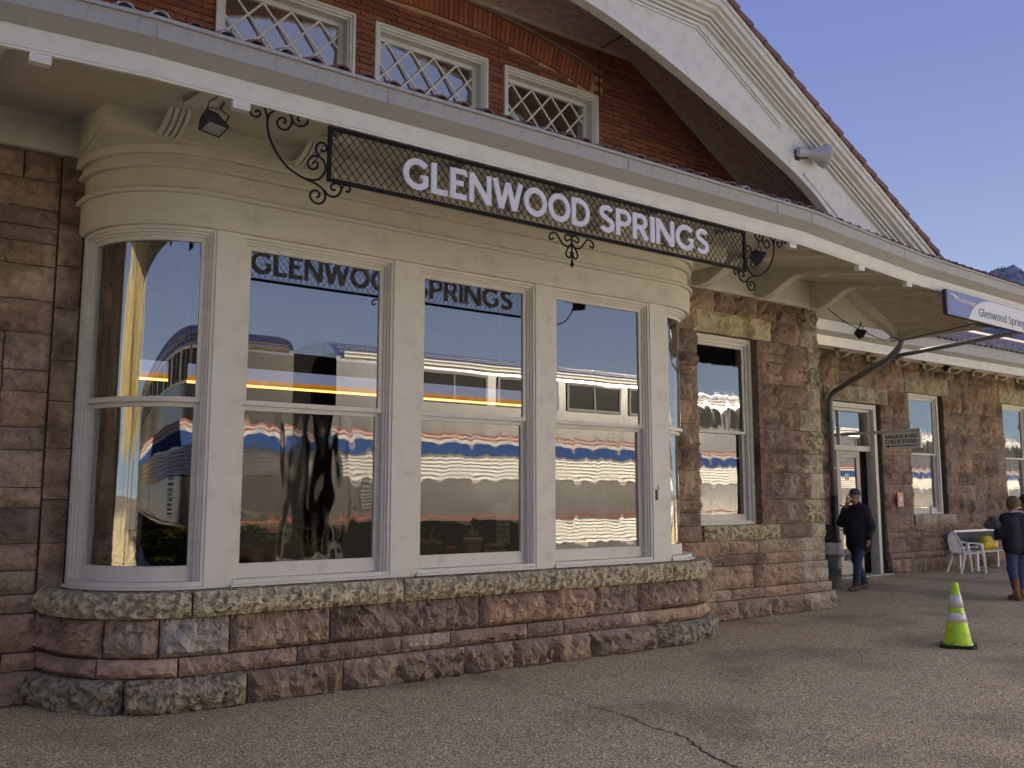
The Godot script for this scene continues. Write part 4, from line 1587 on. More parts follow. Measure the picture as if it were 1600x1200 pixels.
func name_sign() -> void:
	var z := -5.98
	var s := thing("station_name_sign", "wire mesh name board with pale letters GLENWOOD SPRINGS hung under the eaves", "sign", Vector3(4.955, 3.935, z))
	var o := part_node("frame", s)
	o.position = -s.position
	for b in [[Vector3(2.64, 3.935, z - .012), Vector3(7.27, 3.962, z + .012)], [Vector3(2.64, 4.333, z - .012), Vector3(7.27, 4.358, z + .012)], [Vector3(2.64, 3.962, z - .012), Vector3(2.668, 4.333, z + .012)], [Vector3(7.242, 3.962, z - .012), Vector3(7.27, 4.333, z + .012)]]:
		var g := G.new()
		g.box(b[0], b[1])
		put("frame_bar", g, "iron", o)
	var g := G.new()
	var rect := PackedVector2Array([V(2.66, 3.955), V(7.25, 3.955), V(7.25, 4.34), V(2.66, 4.34)])
	for sgn: float in [-1.0, 1.0]:
		var x := 2.3
		while x < 7.6:
			for piece in Geometry2D.intersect_polyline_with_polygon(PackedVector2Array([V(x, 3.955), V(x + sgn * .32, 4.34)]), rect):
				if piece.size() > 1:
					g.beam(Vector3(piece[0].x, piece[0].y, z - .004 + sgn * .002), Vector3(piece[1].x, piece[1].y, z - .004 + sgn * .002), .005, .005)
			x += .068
	put("wire_mesh", g, "iron", s).position = -s.position
	var lt := part_node("lettering", s)
	lt.position = -s.position
	word(lt, "GLENWOOD", 3.265, 5.155, 4.018, .25, z + .004)
	word(lt, "SPRINGS", 5.262, 6.705, 4.018, .25, z + .004)
	# wrought scrolls at both ends and the pendant below
	var A := [V(2.092, 4.374), V(2.113, 4.391), V(2.135, 4.383), V(2.157, 4.36), V(2.175, 4.311), V(2.178, 4.25), V(2.189, 4.191), V(2.218, 4.118), V(2.269, 4.042), V(2.334, 3.976), V(2.407, 3.939), V(2.48, 3.914), V(2.545, 3.901), V(2.602, 3.872), V(2.629, 3.827), V(2.619, 3.78), V(2.582, 3.753), V(2.54, 3.759), V(2.513, 3.791), V(2.52, 3.828), V(2.551, 3.848), V(2.58, 3.836), V(2.58, 3.809), V(2.562, 3.796)]
	var B := [V(2.007, 4.347), V(1.981, 4.345), V(1.975, 4.367), V(2.001, 4.387), V(2.03, 4.378), V(2.041, 4.339), V(2.06, 4.3), V(2.09, 4.286), V(2.118, 4.302), V(2.124, 4.327), V(2.106, 4.338), V(2.089, 4.323)]
	var C := [V(2.181, 4.295), V(2.193, 4.334), V(2.232, 4.371), V(2.276, 4.389), V(2.321, 4.38), V(2.355, 4.348), V(2.355, 4.299), V(2.329, 4.256), V(2.294, 4.243), V(2.258, 4.259), V(2.249, 4.29), V(2.269, 4.322), V(2.3, 4.33), V(2.312, 4.31), V(2.297, 4.293)]
	var D := [V(2.358, 4.34), V(2.377, 4.309), V(2.414, 4.298), V(2.455, 4.314), V(2.479, 4.348), V(2.471, 4.378), V(2.439, 4.386), V(2.407, 4.366), V(2.402, 4.342), V(2.424, 4.34)]
	var E := [V(2.48, 3.919), V(2.526, 3.918), V(2.577, 3.939), V(2.613, 3.983), V(2.626, 4.031), V(2.611, 4.078), V(2.572, 4.106), V(2.526, 4.098), V(2.494, 4.066), V(2.488, 4.024), V(2.519, 3.999), V(2.556, 4.016), V(2.564, 4.05), V(2.541, 4.062), V(2.525, 4.043)]
	var F := [V(2.577, 4.104), V(2.55, 4.142), V(2.551, 4.187), V(2.588, 4.216), V(2.623, 4.204), V(2.628, 4.176), V(2.604, 4.152), V(2.583, 4.163)]
	var H := [V(2.621, 3.862), V(2.65, 3.832), V(2.698, 3.827), V(2.74, 3.859), V(2.753, 3.903), V(2.733, 3.931), V(2.695, 3.927), V(2.672, 3.904), V(2.679, 3.878), V(2.706, 3.884)]
	var I := [V(2.749, 3.883), V(2.772, 3.927), V(2.805, 3.936), V(2.825, 3.913), V(2.81, 3.886), V(2.79, 3.894)]
	for sx: float in [1.0, -1.0]:
		var br := part_node("scroll_bracket", s)
		br.position = -s.position
		for l in [A, B, C, D, E, F, H, I]:
			put("scroll", scroll(l, 4.955, sx, z), "iron", br)
	var pa := [V(4.749, 3.864), V(4.714, 3.846), V(4.703, 3.875), V(4.729, 3.908), V(4.779, 3.911), V(4.816, 3.867), V(4.863, 3.822), V(4.923, 3.816), V(4.95, 3.842)]
	var pb := [V(4.935, 3.883), V(4.89, 3.867), V(4.876, 3.901), V(4.912, 3.922), V(4.95, 3.905), V(4.952, 3.861)]
	var pc := [V(4.952, 3.849), V(4.905, 3.793), V(4.889, 3.743), V(4.92, 3.717), V(4.948, 3.753), V(4.931, 3.767)]
	var pen := part_node("pendant", s)
	pen.position = -s.position
	for sx: float in [1.0, -1.0]:
		for l in [pa, pb, pc]:
			put("scroll", scroll(l, 4.954, sx, z), "iron", pen)
	g = G.new()
	g.tube(PackedVector3Array([Vector3(4.954, 3.94, z), Vector3(4.954, 3.70, z), Vector3(4.954, 3.685, z), Vector3(4.954, 3.66, z), Vector3(4.954, 3.63, z)]), PackedFloat32Array([.009, .008, .009, .02, .001]), 6)
	put("stem", g, "iron", pen)

func scroll(l: Array, cx: float, sx: float, z: float) -> G:
	var g := G.new()
	var pts := PackedVector3Array()
	for p in curve(l, 5):
		pts.append(Vector3(cx + sx * (p.x - cx), p.y, z))
	g.smooth(1)
	g.tube(pts, PackedFloat32Array([.0085]), 6)
	return g


# ---------------------------------------------------------------- fittings and street things
func text(called: String, par: Node, s: String, cap: float, width: float, material, mono := false, bold := true) -> MeshInstance3D:
	var f := SystemFont.new()
	f.font_names = PackedStringArray(["Droid Sans"])
	f.font_weight = 700 if bold else 400
	var t := TextMesh.new()
	t.font = f
	t.text = s
	t.font_size = 64
	t.pixel_size = cap / (64 * .714)
	t.depth = .003
	t.curve_step = 1.0
	t.horizontal_alignment = HORIZONTAL_ALIGNMENT_LEFT
	t.vertical_alignment = VERTICAL_ALIGNMENT_CENTER
	var o := MeshInstance3D.new()
	o.name = called
	o.mesh = t
	o.material_override = M[material]
	par.add_child(o, true)
	var w := t.get_aabb().size.x
	if w > 0 and width > 0:
		o.scale.x = width / w
	return o

func flood_light(at: Vector3, pitch: float, turn: float, label: String) -> void:
	var t := thing("flood_light", label, "floodlight", at, "floodlights under the eaves")
	t.rotation = Vector3(pitch, turn, 0)
	t.scale = Vector3.ONE * .82
	var g := G.new()
	g.hexa([Vector3(-.07, -.05, -.05), Vector3(.07, -.05, -.05), Vector3(.10, -.07, .06), Vector3(-.10, -.07, .06), Vector3(-.06, .045, -.05), Vector3(.06, .045, -.05), Vector3(.10, .07, .06), Vector3(-.10, .07, .06)])
	g.hexa([Vector3(-.105, -.075, .06), Vector3(.105, -.075, .06), Vector3(.105, -.075, .085), Vector3(-.105, -.075, .085), Vector3(-.105, .075, .06), Vector3(.105, .075, .06), Vector3(.105, .075, .085), Vector3(-.105, .075, .085)])
	put("housing", g, "black", t)
	g = G.new()
	for k in 5:
		g.box(Vector3(-.06, -.038 + k * .019, -.072), Vector3(.06, -.034 + k * .019, -.05))
	put("cooling_fins", g, "black", t)
	g = G.new()
	g.box(Vector3(-.085, -.055, .0855), Vector3(.085, .055, .089))
	put("lens", g, "lens", t)
	g = G.new()
	g.tube(PackedVector3Array([Vector3(-.11, 0, .02), Vector3(-.11, .1, -.02), Vector3(0, .125, -.03), Vector3(.11, .1, -.02), Vector3(.11, 0, .02)]), PackedFloat32Array([.008]), 5)
	g.tube(PackedVector3Array([Vector3(0, .12, -.03), Vector3(0, .19, -.05)]), PackedFloat32Array([.012]), 6)
	put("bracket", g, "black", t)
	g = G.new()
	g.tube(PackedVector3Array([Vector3(-.05, .03, -.05), Vector3(-.08, .1, -.09), Vector3(-.06, .2, -.08)]), PackedFloat32Array([.006]), 5)
	put("cable", g, "black", t)

func fittings() -> void:
	var g: G
	flood_light(Vector3(1.82, 4.225, -6.08), 1.15, 0.35, "black floodlight left of the name board beside its scroll")
	flood_light(Vector3(7.66, 4.20, -6.16), 0.5, 1.0, "black floodlight behind the right scroll of the name board")
	flood_light(Vector3(12.55, 4.18, -8.15), 0.5, 1.0, "black floodlight in the open corner of the eaves above the stone pier")
	flood_light(Vector3(17.75, 4.22, -9.62), 0.6, .4, "black floodlight under the lower gutter of the wing")
	var k := 0
	for p in [[.74, "at the far left end of the fascia"], [1.98, "beside the left scroll bracket"], [8.02, "beside the right scroll bracket"], [9.5, "midway between the right scroll and the blue sign"], [10.75, "nearest the blue railway sign"]]:
		g = G.new()
		g.box(Vector3(-.06, -.03, -.03), Vector3(.06, .025, .03))
		g.box(Vector3(-.064, -.008, -.034), Vector3(.064, .0, .034))
		var o := put("junction_box", g, "white", self)
		o.position = Vector3(p[0], 4.335, eave_z(p[0]) - .03)
		tag(o, "small white junction box under the fascia " + p[1], "junction box", "junction boxes under the fascia")
	# downspout: from the eaves corner across to the wing wall and down
	var dp := part_node("downspout", station)
	g = G.new()
	g.smooth(1)
	var line := PackedVector3Array([Vector3(14.36, 4.30, -8.5), Vector3(14.36, 4.20, -8.55), Vector3(14.34, 4.12, -8.62), Vector3(14.40, 4.06, -8.75), Vector3(14.55, 4.02, -8.95), Vector3(15.85, 3.74, -10.9), Vector3(15.96, 3.69, -11.05), Vector3(16.0, 3.62, -11.12), Vector3(16.02, 3.5, -11.14), Vector3(16.02, 1.62, -11.14)])
	g.tube(line, PackedFloat32Array([.055]), 10)
	put("pipe", g, "pipe", dp)
	g = G.new()
	g.smooth(1)
	g.tube(PackedVector3Array([Vector3(16.02, 1.66, -11.14), Vector3(16.02, 0.02, -11.14)]), PackedFloat32Array([.068]), 10)
	put("boot", g, "black", dp)
	g = G.new()
	for y: float in [3.0, 2.2]:
		g.box(Vector3(15.95, y, -11.24), Vector3(16.09, y + .03, -11.07))
	put("strap", g, "pipe", dp)
	g = G.new()
	g.smooth(1)
	g.tube(PackedVector3Array([Vector3(14.42, 4.04, -8.80), Vector3(14.30, 4.17, -6.1)]), PackedFloat32Array([.036]), 10)
	tag(put("strut_pipe", g, "pipe", self), "long slanting grey pipe below the blue railway sign", "pipe")
	# cable looped along the open rafters
	g = G.new()
	var cp := PackedVector3Array()
	for p in curve([V(12.1, 4.62), V(12.6, 4.42), V(13.2, 4.30), V(13.7, 4.22), V(14.0, 4.30), V(14.2, 4.26)], 6):
		cp.append(Vector3(p.x, p.y, -8.45))
	for p in [Vector3(14.22, 4.30, -8.1), Vector3(14.24, 4.33, -7.6), Vector3(14.2, 4.36, -7.2), Vector3(14.26, 4.25, -6.9), Vector3(14.2, 4.2, -6.6), Vector3(13.9, 4.3, -6.42)]:
		cp.append(p)
	g.tube(cp, PackedFloat32Array([.009]), 5)
	tag(put("cable", g, "black", self), "thin black cable looped along the rafters behind the blue sign", "cable")
	# horn loudspeaker on the bargeboard
	var s := thing("horn_loudspeaker", "pale horn loudspeaker on the white bargeboard of the gable", "loudspeaker", Vector3(9.86, 6.17, -7.12))
	var ax := Vector3(.82, -.06, .32).normalized()
	g = G.new()
	g.smooth(1)
	g.lathe(PackedVector2Array([V(.055, .10), V(.07, .16), V(.10, .24), V(.145, .32), V(.16, .36), V(.15, .36), V(.09, .24), V(.0, .16)]), Vector3.ZERO, 20, ax)
	put("horn", g, "horn", s)
	g = G.new()
	g.lathe(PackedVector2Array([V(0, -.06), V(.062, -.06), V(.062, .07), V(.05, .10), V(0, .10)]), Vector3.ZERO, 16, ax)
	put("driver", g, "horn", s)
	g = G.new()
	g.box(Vector3(-.05, -.09, -.078), Vector3(.03, .05, -.06))
	g.beam(Vector3(-.01, -.07, -.07), Vector3(.06, -.075, .03), .03, .012)
	g.beam(Vector3(.06, -.075, .03), Vector3(.07, -.02, .03), .03, .012)
	put("bracket", g, "dark_metal", s)
	# hook on the right-hand post
	g = G.new()
	g.box(Vector3(7.47, 1.60, -7.549), Vector3(7.50, 1.72, -7.54))
	g.tube(PackedVector3Array([Vector3(7.485, 1.71, -7.54), Vector3(7.485, 1.72, -7.515), Vector3(7.475, 1.75, -7.515), Vector3(7.49, 1.77, -7.52)]), PackedFloat32Array([.006]), 5)
	put("flag_hook", g, "dark_metal", station)
	railway_sign()
	baggage_sign()
	cone()
	trash_can()
	chair()
	bench()
	# notice on the wing wall, bottle on the sill
	var n := thing("wall_notice", "small pinkish notice with a pale disc on the stone wall between door and window", "notice", Vector3(18.46, 1.42, WING + .075))
	g = G.new()
	g.box(Vector3(-.11, 0, -.03), Vector3(.11, .30, 0))
	put("plate", g, mat("notice", Color(.62, .30, .22), .6), n)
	g = G.new()
	g.lathe(PackedVector2Array([V(0, 0), V(.06, 0), V(.06, .004), V(0, .004)]), Vector3(0, .16, 0), 14, Vector3(0, 0, 1))
	g.box(Vector3(-.07, .03, 0), Vector3(.07, .06, .003))
	put("disc", g, "board", n)
	var b := thing("spray_bottle", "clear spray bottle standing on the window sill right of the hanging sign", "bottle", Vector3(19.75, 1.245, WING + .03))
	g = G.new()
	g.smooth(1)
	g.lathe(PackedVector2Array([V(0, 0), V(.045, 0), V(.048, .02), V(.045, .14), V(.018, .20), V(.016, .22), V(0, .22)]), Vector3.ZERO, 12)
	put("body", g, "white_plastic", b)
	g = G.new()
	g.box(Vector3(-.05, .22, -.014), Vector3(.035, .255, .014))
	g.box(Vector3(-.03, .17, -.008), Vector3(-.02, .22, .008))
	put("trigger", g, "white_plastic", b)

func railway_sign() -> void:
	var s := thing("railway_sign", "blue and white sign reading AMTRAK and Glenwood Springs hung below the gutter", "sign", Vector3(11.5, 4.03, -6.17))
	s.rotation.y = 0.042
	var g := G.new()
	g.box(Vector3(0, 0, -.05), Vector3(2.95, .338, 0))
	put("case", g, mat("sign_edge", Color(.02, .02, .05), .5), s)
	g = G.new()
	g.box(Vector3(.03, .006, 0), Vector3(2.93, .332, .003))
	put("white_face", g, mat("sign_white", Color(.62, .64, .66), .45), s)
	g = G.new()
	var pl := PackedVector2Array([V(.03, .006), V(.60, .006)])
	for p in curve([V(.66, .09), V(.78, .19), V(.95, .27), V(1.22, .332)], 5):
		pl.append(p)
	pl.append(V(.03, .332))
	g.prism(pl, Vector3(0, 0, .003), Vector3.RIGHT, Vector3.UP, Vector3(0, 0, .003))
	put("blue_field", g, mat("sign_blue", Color(.16, .20, .42), .45), s)
	# three swept strokes like a track curving away
	for k in 3:
		g = G.new()
		var o := V(.12 + .06 * k, .285 - .012 * k)
		var c := curve([o, o + V(.07, .004), o + V(.11, -.03), o + V(.13, -.075 + .016 * k)], 5)
		stroke(g, Vector3(0, 0, .006), V(1, 1), c, .017, 0, .003 + .0004 * k)
		put("emblem_stroke", g, "board", s)
	var t := text("lettering", s, "AMTRAK", .056, .42, "board")
	t.position = Vector3(.38, .225, .0085)
	t = text("lettering", s, "Glenwood Springs, CO", .112, 1.86, mat("sign_ink", Color(.06, .07, .11), .5).resource_name, false, false)
	t.position = Vector3(.90, .135, .0055)

func baggage_sign() -> void:
	var s := thing("baggage_sign", "pale board reading BAGGAGE & SKIS CHECK STAND with an arrow, hung from an arm", "sign", Vector3(17.4, 2.61, WING))
	var g := G.new()
	g.box(Vector3(-.022, 0, .40), Vector3(.022, .335, 1.20))
	put("board", g, mat("sign_board", Color(.78, .78, .72), .5), s)
	g = G.new()
	g.box(Vector3(-.035, .336, -.3), Vector3(.035, .40, 1.23))
	put("arm", g, "cream", s)
	g = G.new()
	g.box(Vector3(-.035, -.0, 1.201), Vector3(.035, .336, 1.23))
	put("end_post", g, "cream", s)
	for l in [["BAGGAGE & SKIS", .072, .70, .255], ["CHECK STAND", .082, .70, .15]]:
		var t := text("lettering", s, l[0], l[1], l[2], "black")
		t.rotation.y = -PI / 2
		t.position = Vector3(-.0245, l[3], .45)
	g = G.new()
	g.prism(PackedVector2Array([V(.45, .062), V(.53, .09), V(.53, .071), V(1.15, .071), V(1.15, .053), V(.53, .053), V(.53, .034)]), Vector3(-.0221, 0, 0), Vector3(0, 0, 1), Vector3.UP, Vector3(-.003, 0, 0))
	put("arrow", g, "black", s)

func cone() -> void:
	var s := thing("traffic_cone", "lime green traffic cone with two silver collars on a black base", "traffic cone", Vector3(9.98, 0, -5.45))
	s.rotation.y = 0.5
	var lime := mat("lime", Color(.47, .74, .015), .45)
	grain(lime, noise_tex(.012, FastNoiseLite.TYPE_SIMPLEX_SMOOTH, 5, 71, [[0.0, Color(.35, .38, .45)], [.3, Color(.8, .82, .9)], [.5, grey(1)], [1.0, grey(1)]], 256), Vector3(3, 2, 3))
	var g := G.new()
	g.prism(PackedVector2Array([V(-.185, -.14), V(-.14, -.185), V(.14, -.185), V(.185, -.14), V(.185, .14), V(.14, .185), V(-.14, .185), V(-.185, .14)]), Vector3(0, .004, 0), Vector3(1, 0, 0), Vector3(0, 0, -1), Vector3(0, .032, 0))
	put("base", g, "black", s)
	g = G.new()
	g.smooth(1)
	g.lathe(PackedVector2Array([V(.155, .036), V(.150, .05), V(.138, .06), V(.036, .67), V(.031, .70), V(.022, .705), V(.02, .66), V(.12, .05)]), Vector3.ZERO, 28)
	put("body", g, lime, s)
	for b in [[.275, .375], [.43, .565]]:
		g = G.new()
		g.smooth(1)
		var r0: float = .138 - (b[0] - .06) * .1672 + .0025
		var r1: float = .138 - (b[1] - .06) * .1672 + .0025
		g.lathe(PackedVector2Array([V(r0 - .004, b[0]), V(r0, b[0] + .001), V(r1, b[1] - .001), V(r1 - .004, b[1])]), Vector3.ZERO, 28)
		put("collar", g, mat("silver_collar", Color(.62, .63, .66), .35), s)

func trash_can() -> void:
	var s := thing("trash_can", "grey round trash can with a black hood and a clear bag rim beside the door", "trash can", Vector3(14.5, 0, -10.2))
	var g := G.new()
	g.smooth(1)
	g.lathe(PackedVector2Array([V(0, .0), V(.17, .0), V(.172, .02), V(.178, .33), V(.182, .335), V(.178, .35), V(.185, .80), V(.17, .80), V(.16, .5)]), Vector3.ZERO, 24)
	put("bin", g, mat("can_grey", Color(.11, .115, .115), .5), s)
	g = G.new()
	g.smooth(1)
	var pts := []
	g.lathe(PackedVector2Array([V(.187, .60), V(.20, .64), V(.196, .70), V(.203, .745), V(.196, .80), V(.188, .815), V(.178, .81)]), Vector3.ZERO, 18)
	g.smooth(2)
	g.lathe(PackedVector2Array([V(0, 0), V(.04, .01), V(.055, .05), V(.03, .1), V(.045, .13), V(0, .14)]), Vector3(.14, .55, .14), 7)
	var bag := mat("bag_film", Color(.50, .51, .55), .3)
	put("bag_rim", g, bag, s)
	g = G.new()
	g.smooth(1)
	g.lathe(PackedVector2Array([V(.183, .80), V(.19, .82), V(.185, .86), V(.15, .875), V(.15, .88)]), Vector3.ZERO, 24)
	var hood := PackedVector2Array([V(-.15, .87), V(.15, .87), V(.15, .9), V(.12, 1.05), V(.05, 1.14), V(-.07, 1.14), V(-.15, 1.04)])
	g.smooth(-1)
	g.prism(hood, Vector3(0, 0, -.14), Vector3(.8, 0, .6), Vector3.UP, Vector3(-.17, 0, .22))
	put("hood", g, "black", s)

func chair() -> void:
	var s := thing("plastic_armchair", "white plastic armchair with a slatted round back by the stone wall", "chair", Vector3(19.62, 0, -10.42))
	s.rotation.y = deg_to_rad(62)
	var g: G
	for l in [[Vector3(.24, 0, .27), Vector3(.24, .62, .20)], [Vector3(-.24, 0, .27), Vector3(-.24, .62, .20)], [Vector3(.25, 0, -.31), Vector3(.21, .42, -.18)], [Vector3(-.25, 0, -.31), Vector3(-.21, .42, -.18)]]:
		g = G.new()
		g.tube(PackedVector3Array([l[0], (l[0] as Vector3).lerp(l[1], .5) + Vector3(0, 0, .01), l[1]]), PackedFloat32Array([.026, .03, .036]), 6)
		put("leg", g, "white_plastic", s)
	g = G.new()
	g.hexa([Vector3(-.22, .405, -.2), Vector3(.22, .405, -.2), Vector3(.23, .425, .24), Vector3(-.23, .425, .24), Vector3(-.22, .43, -.2), Vector3(.22, .43, -.2), Vector3(.23, .45, .24), Vector3(-.23, .45, .24)])
	put("seat", g, "white_plastic", s)
	for sx: float in [1.0, -1.0]:
		g = G.new()
		g.tube(PackedVector3Array([Vector3(sx * .24, .62, .22), Vector3(sx * .265, .64, .05), Vector3(sx * .26, .65, -.12), Vector3(sx * .22, .68, -.25)]), PackedFloat32Array([.03, .032, .03, .024]), 6, .5)
		put("armrest", g, "white_plastic", s)
	g = G.new()
	var rim := PackedVector3Array()
	for i in 17:
		var a := PI * i / 16.0
		rim.append(Vector3(cos(a) * .235, .45 + .0 + sin(a) * .43, -.20 - sin(a) * .12))
	g.tube(rim, PackedFloat32Array([.022]), 6)
	put("back_rim", g, "white_plastic", s)
	for i in 7:
		var x := -.165 + i * .055
		var top := .45 + sqrt(maxf(0, 1 - pow(x / .235, 2))) * .42
		g = G.new()
		g.tube(PackedVector3Array([Vector3(x * .85, .44, -.20), Vector3(x, lerpf(.44, top, .6), -.27), Vector3(x, top, -.20 - .12 * (top - .45) / .43)]), PackedFloat32Array([.017]), 4, .4)
		put("back_slat", g, "white_plastic", s)

func bench() -> void:
	var s := thing("bench", "white framed bench with a dark back panel against the stone wall", "bench", Vector3(21.1, 0, -10.72))
	var g := G.new()
	fring(g, -.95, .95, .46, .88, .045, .045, .045, -.26, -.22)
	put("back_frame", g, "white_plastic", s)
	g = G.new()
	g.box(Vector3(-.905, .505, -.25), Vector3(.905, .835, -.235))
	put("back_panel", g, mat("bench_panel", Color(.035, .04, .06), .8), s)
	for i in 4:
		g = G.new()
		g.box(Vector3(-.95, .40, -.2 + i * .11), Vector3(.95, .43, -.2 + i * .11 + .095))
		put("seat_slat", g, "pale", s)
	for x: float in [-.85, .85]:
		for z: float in [-.2, .2]:
			g = G.new()
			g.box(Vector3(x - .03, 0, z - .03), Vector3(x + .03, .40, z + .03))
			put("leg", g, "white_plastic", s)
	var b := thing("yellow_bag", "bright yellow bag slumped on the bench", "bag", Vector3(21.0, .432, -10.66))
	g = G.new()
	blob(g, [[Vector3(-.2, .09, 0), Vector3(.2, .09, 0), .10, .10], [Vector3(-.1, .22, -.02), Vector3(.12, .23, -.02), .10, .09], [Vector3(-.18, .16, .05), Vector3(.16, .13, .06), .07, .08]], .05, .03)
	put("sack", g, mat("yellow", Color(.50, .40, .01), .6), b)
	g = G.new()
	g.tube(PackedVector3Array([Vector3(-.08, .3, .02), Vector3(-.04, .36, .04), Vector3(.06, .36, .04), Vector3(.1, .3, .02)]), PackedFloat32Array([.014]), 5)
	put("handle", g, mat("yellow_dark", Color(.25, .17, .02), .6), b)


# ---------------------------------------------------------------- inside the bow
func interior() -> void:
	var g := G.new()
	g.box(Vector3(-.8, .2, -13.2), Vector3(11.45, .34, -8.96))
	g.box(Vector3(1.8, .2, -8.9599), Vector3(8.25, .34, -7.75))
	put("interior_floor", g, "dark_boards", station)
	g = G.new()
	g.box(Vector3(-.8, .34, -13.4), Vector3(11.45, 4.5, -13.2))
	g.box(Vector3(-1.0, .2, -13.4), Vector3(-.8, 4.5, -8.95))
	g.box(Vector3(11.45, .2, -13.4), Vector3(11.6, 4.5, -8.96))
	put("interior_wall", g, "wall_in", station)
	g = G.new()
	g.box(Vector3(-1, 4.5, -13.4), Vector3(11.6, 4.56, -8.95))
	g.box(Vector3(1.76, 4.5, -8.95), Vector3(8.28, 4.55, -7.72))
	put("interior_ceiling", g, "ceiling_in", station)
	g = G.new()
	g.box(Vector3(12.1, .0, -15.2), Vector3(26, 4.6, -15.0))
	g.box(Vector3(12.1, 4.6, -15.2), Vector3(26, 4.7, -11.7))
	put("wing_interior_wall", g, "wall_in", station)
	# a long hanging lamp, lit
	var l := thing("hanging_lamp", "long hanging lamp with a white case and a lit yellow underside inside the bow", "lamp", Vector3(4.5, 2.78, -9.0))
	g = G.new()
	g.box(Vector3(-2.45, .03, -.11), Vector3(2.6, .145, .11))
	var shell := mat("lamp_shell", Color(.6, .6, .62), .5)      # faint bluish glow put in for the daylight on the case
	shell.emission_enabled = true
	shell.emission = Color(.62, .66, .80)
	shell.emission_energy_multiplier = .10
	put("lamp_case", g, shell, l)
	var glow := mat("lamp_glow", Color(.6, .4, .1), .6)
	glow.emission_enabled = true
	glow.emission = Color(1.0, .62, .12)
	glow.emission_energy_multiplier = 0.09
	for k in 4:
		g = G.new()
		g.box(Vector3(-2.43 + k * 1.26, .0, -.10), Vector3(-2.43 + k * 1.26 + 1.22, .0295, .10))
		put("lamp_diffuser", g, glow, l)
	for x: float in [-1.8, 0.0, 1.8]:
		g = G.new()
		g.tube(PackedVector3Array([Vector3(x, .146, 0), Vector3(x, 1.72, 0)]), PackedFloat32Array([.006]), 5)
		put("suspension_rod", g, "white", l)
	var ar := AreaLight3D.new()
	ar.name = "lamp_light"
	ar.area_size = Vector2(5.0, .2)
	ar.light_color = Color(1.0, .74, .4)
	ar.light_energy = 0.22
	ar.area_range = 14.0
	ar.area_attenuation = 2.0
	ar.shadow_enabled = true
	ar.position = Vector3(.07, -.02, 0)
	ar.rotation.x = -PI / 2
	l.add_child(ar)
	# drawn curtains in the curved left pane
	var cu := thing("curtains", "olive gold curtains hanging inside the curved left window", "curtains", Vector3(0, 0, 0))
	var cloth := mat("curtain_cloth", Color(.24, .19, .07), .9)
	cloth.backlight_enabled = true
	cloth.backlight = Color(.25, .2, .08)
	for c in [[.14, .34, 1.35], [.44, .70, 1.2], [1.02, 1.30, 2.45]]:
		g = G.new()
		g.smooth(1)
		var cols := 40
		for i in cols:
			for k in 6:
				var q := []
				for e in [[0, 0], [1, 0], [1, 1], [0, 1]]:
					var u: float = float(i + e[0]) / cols
					var v: float = float(k + e[1]) / 6.0
					var pinch := lerpf(.72, 1.0, v)
					var s: float = lerpf(c[0], c[1], .5 + (u - .5) * pinch)
					q.append(bay(s, lerpf(c[2], 3.82, v), -.26 + .022 * sin(u * 44.0) + .012 * sin(u * 21.0 + v * 2.0)))
				g.quad(q[0], q[1], q[2], q[3])
		put("curtain", g, cloth, cu)
	# shelf behind the panes with the plants on it
	var sh := thing("plant_shelf", "long wooden shelf along the inside of the bow windows", "shelf", Vector3(4.7, 0, -8.05))
	g = G.new()
	g.box(Vector3(-2.6, .985, -.28), Vector3(3.0, 1.03, .24))
	put("shelf_board", g, "wood", sh)
	for x: float in [-2.4, -.6, 1.2, 2.8]:
		g = G.new()
		g.box(Vector3(x - .03, .341, -.2), Vector3(x + .03, .984, -.14))
		put("leg", g, "wood", sh)
	broadleaf(Vector3(2.32, .80, -8.22), 60, .42, "large dark leafy plant low in the curved left window", "leaf", 1.25)
	broadleaf(Vector3(2.05, .80, -8.62), 40, .42, "shaded leafy plant at the far edge of the curved left window", "leaf", 1.2)
	broadleaf(Vector3(2.95, 1.03, -8.12), 50, .30, "broad leaved green plant at the left of the first flat window", "leaf", 1.0)
	broadleaf(Vector3(3.2, 1.03, -8.3), 36, .30, "smaller green plant behind the first flat window's leafy plant", "leaf", .9)
	spider(Vector3(3.42, 1.03, -7.98), 60, .34, "pale grassy spider plant in the first flat window")
	spider(Vector3(4.75, 1.03, -8.05), 34, .30, "thin grassy plant above the basket in the second flat window")
	pot(Vector3(4.47, 1.03, -7.97), .065, .13, "terracotta", "small terracotta pot at the left end of the second flat window")
	pot(Vector3(4.78, 1.03, -8.05), .095, .17, "basket", "woven basket between two terracotta pots")
	pot(Vector3(4.96, 1.03, -7.96), .055, .11, "terracotta", "small terracotta pot right of the woven basket")
	pot(Vector3(5.26, 1.03, -8.0), .095, .19, "pot_pink", "large pale pink pot in the second flat window")
	spider(Vector3(5.26, 1.18, -8.0), 30, .18, "short dark plant in the pale pink pot")
	var st := thing("shelf_papers", "stack of papers and boxes on the shelf by the pink pot", "papers", Vector3(5.55, 1.03, -8.0))
	for i in 4:
		g = G.new()
		g.box(Vector3(-.1, i * .03, -.07), Vector3(.1 - .01 * i, i * .03 + .027, .07))
		put("box", g, ["dark_metal", "pot_pink", "black", "pale"][i], st)
	var pc := thing("shelf_poster", "pale card propped inside the second flat window", "card", Vector3(5.52, 1.16, -7.83))
	g = G.new()
	g.box(Vector3(-.085, 0, 0), Vector3(.085, .42, .004))
	put("card", g, mat("card", Color(.33, .32, .25), .7), pc)
	g = G.new()
	for k in 4:
		g.box(Vector3(-.06, .06 + .05 * k, .0041), Vector3(.055 - .02 * (k % 2), .068 + .05 * k, .0055))
	put("print", g, "black", pc)
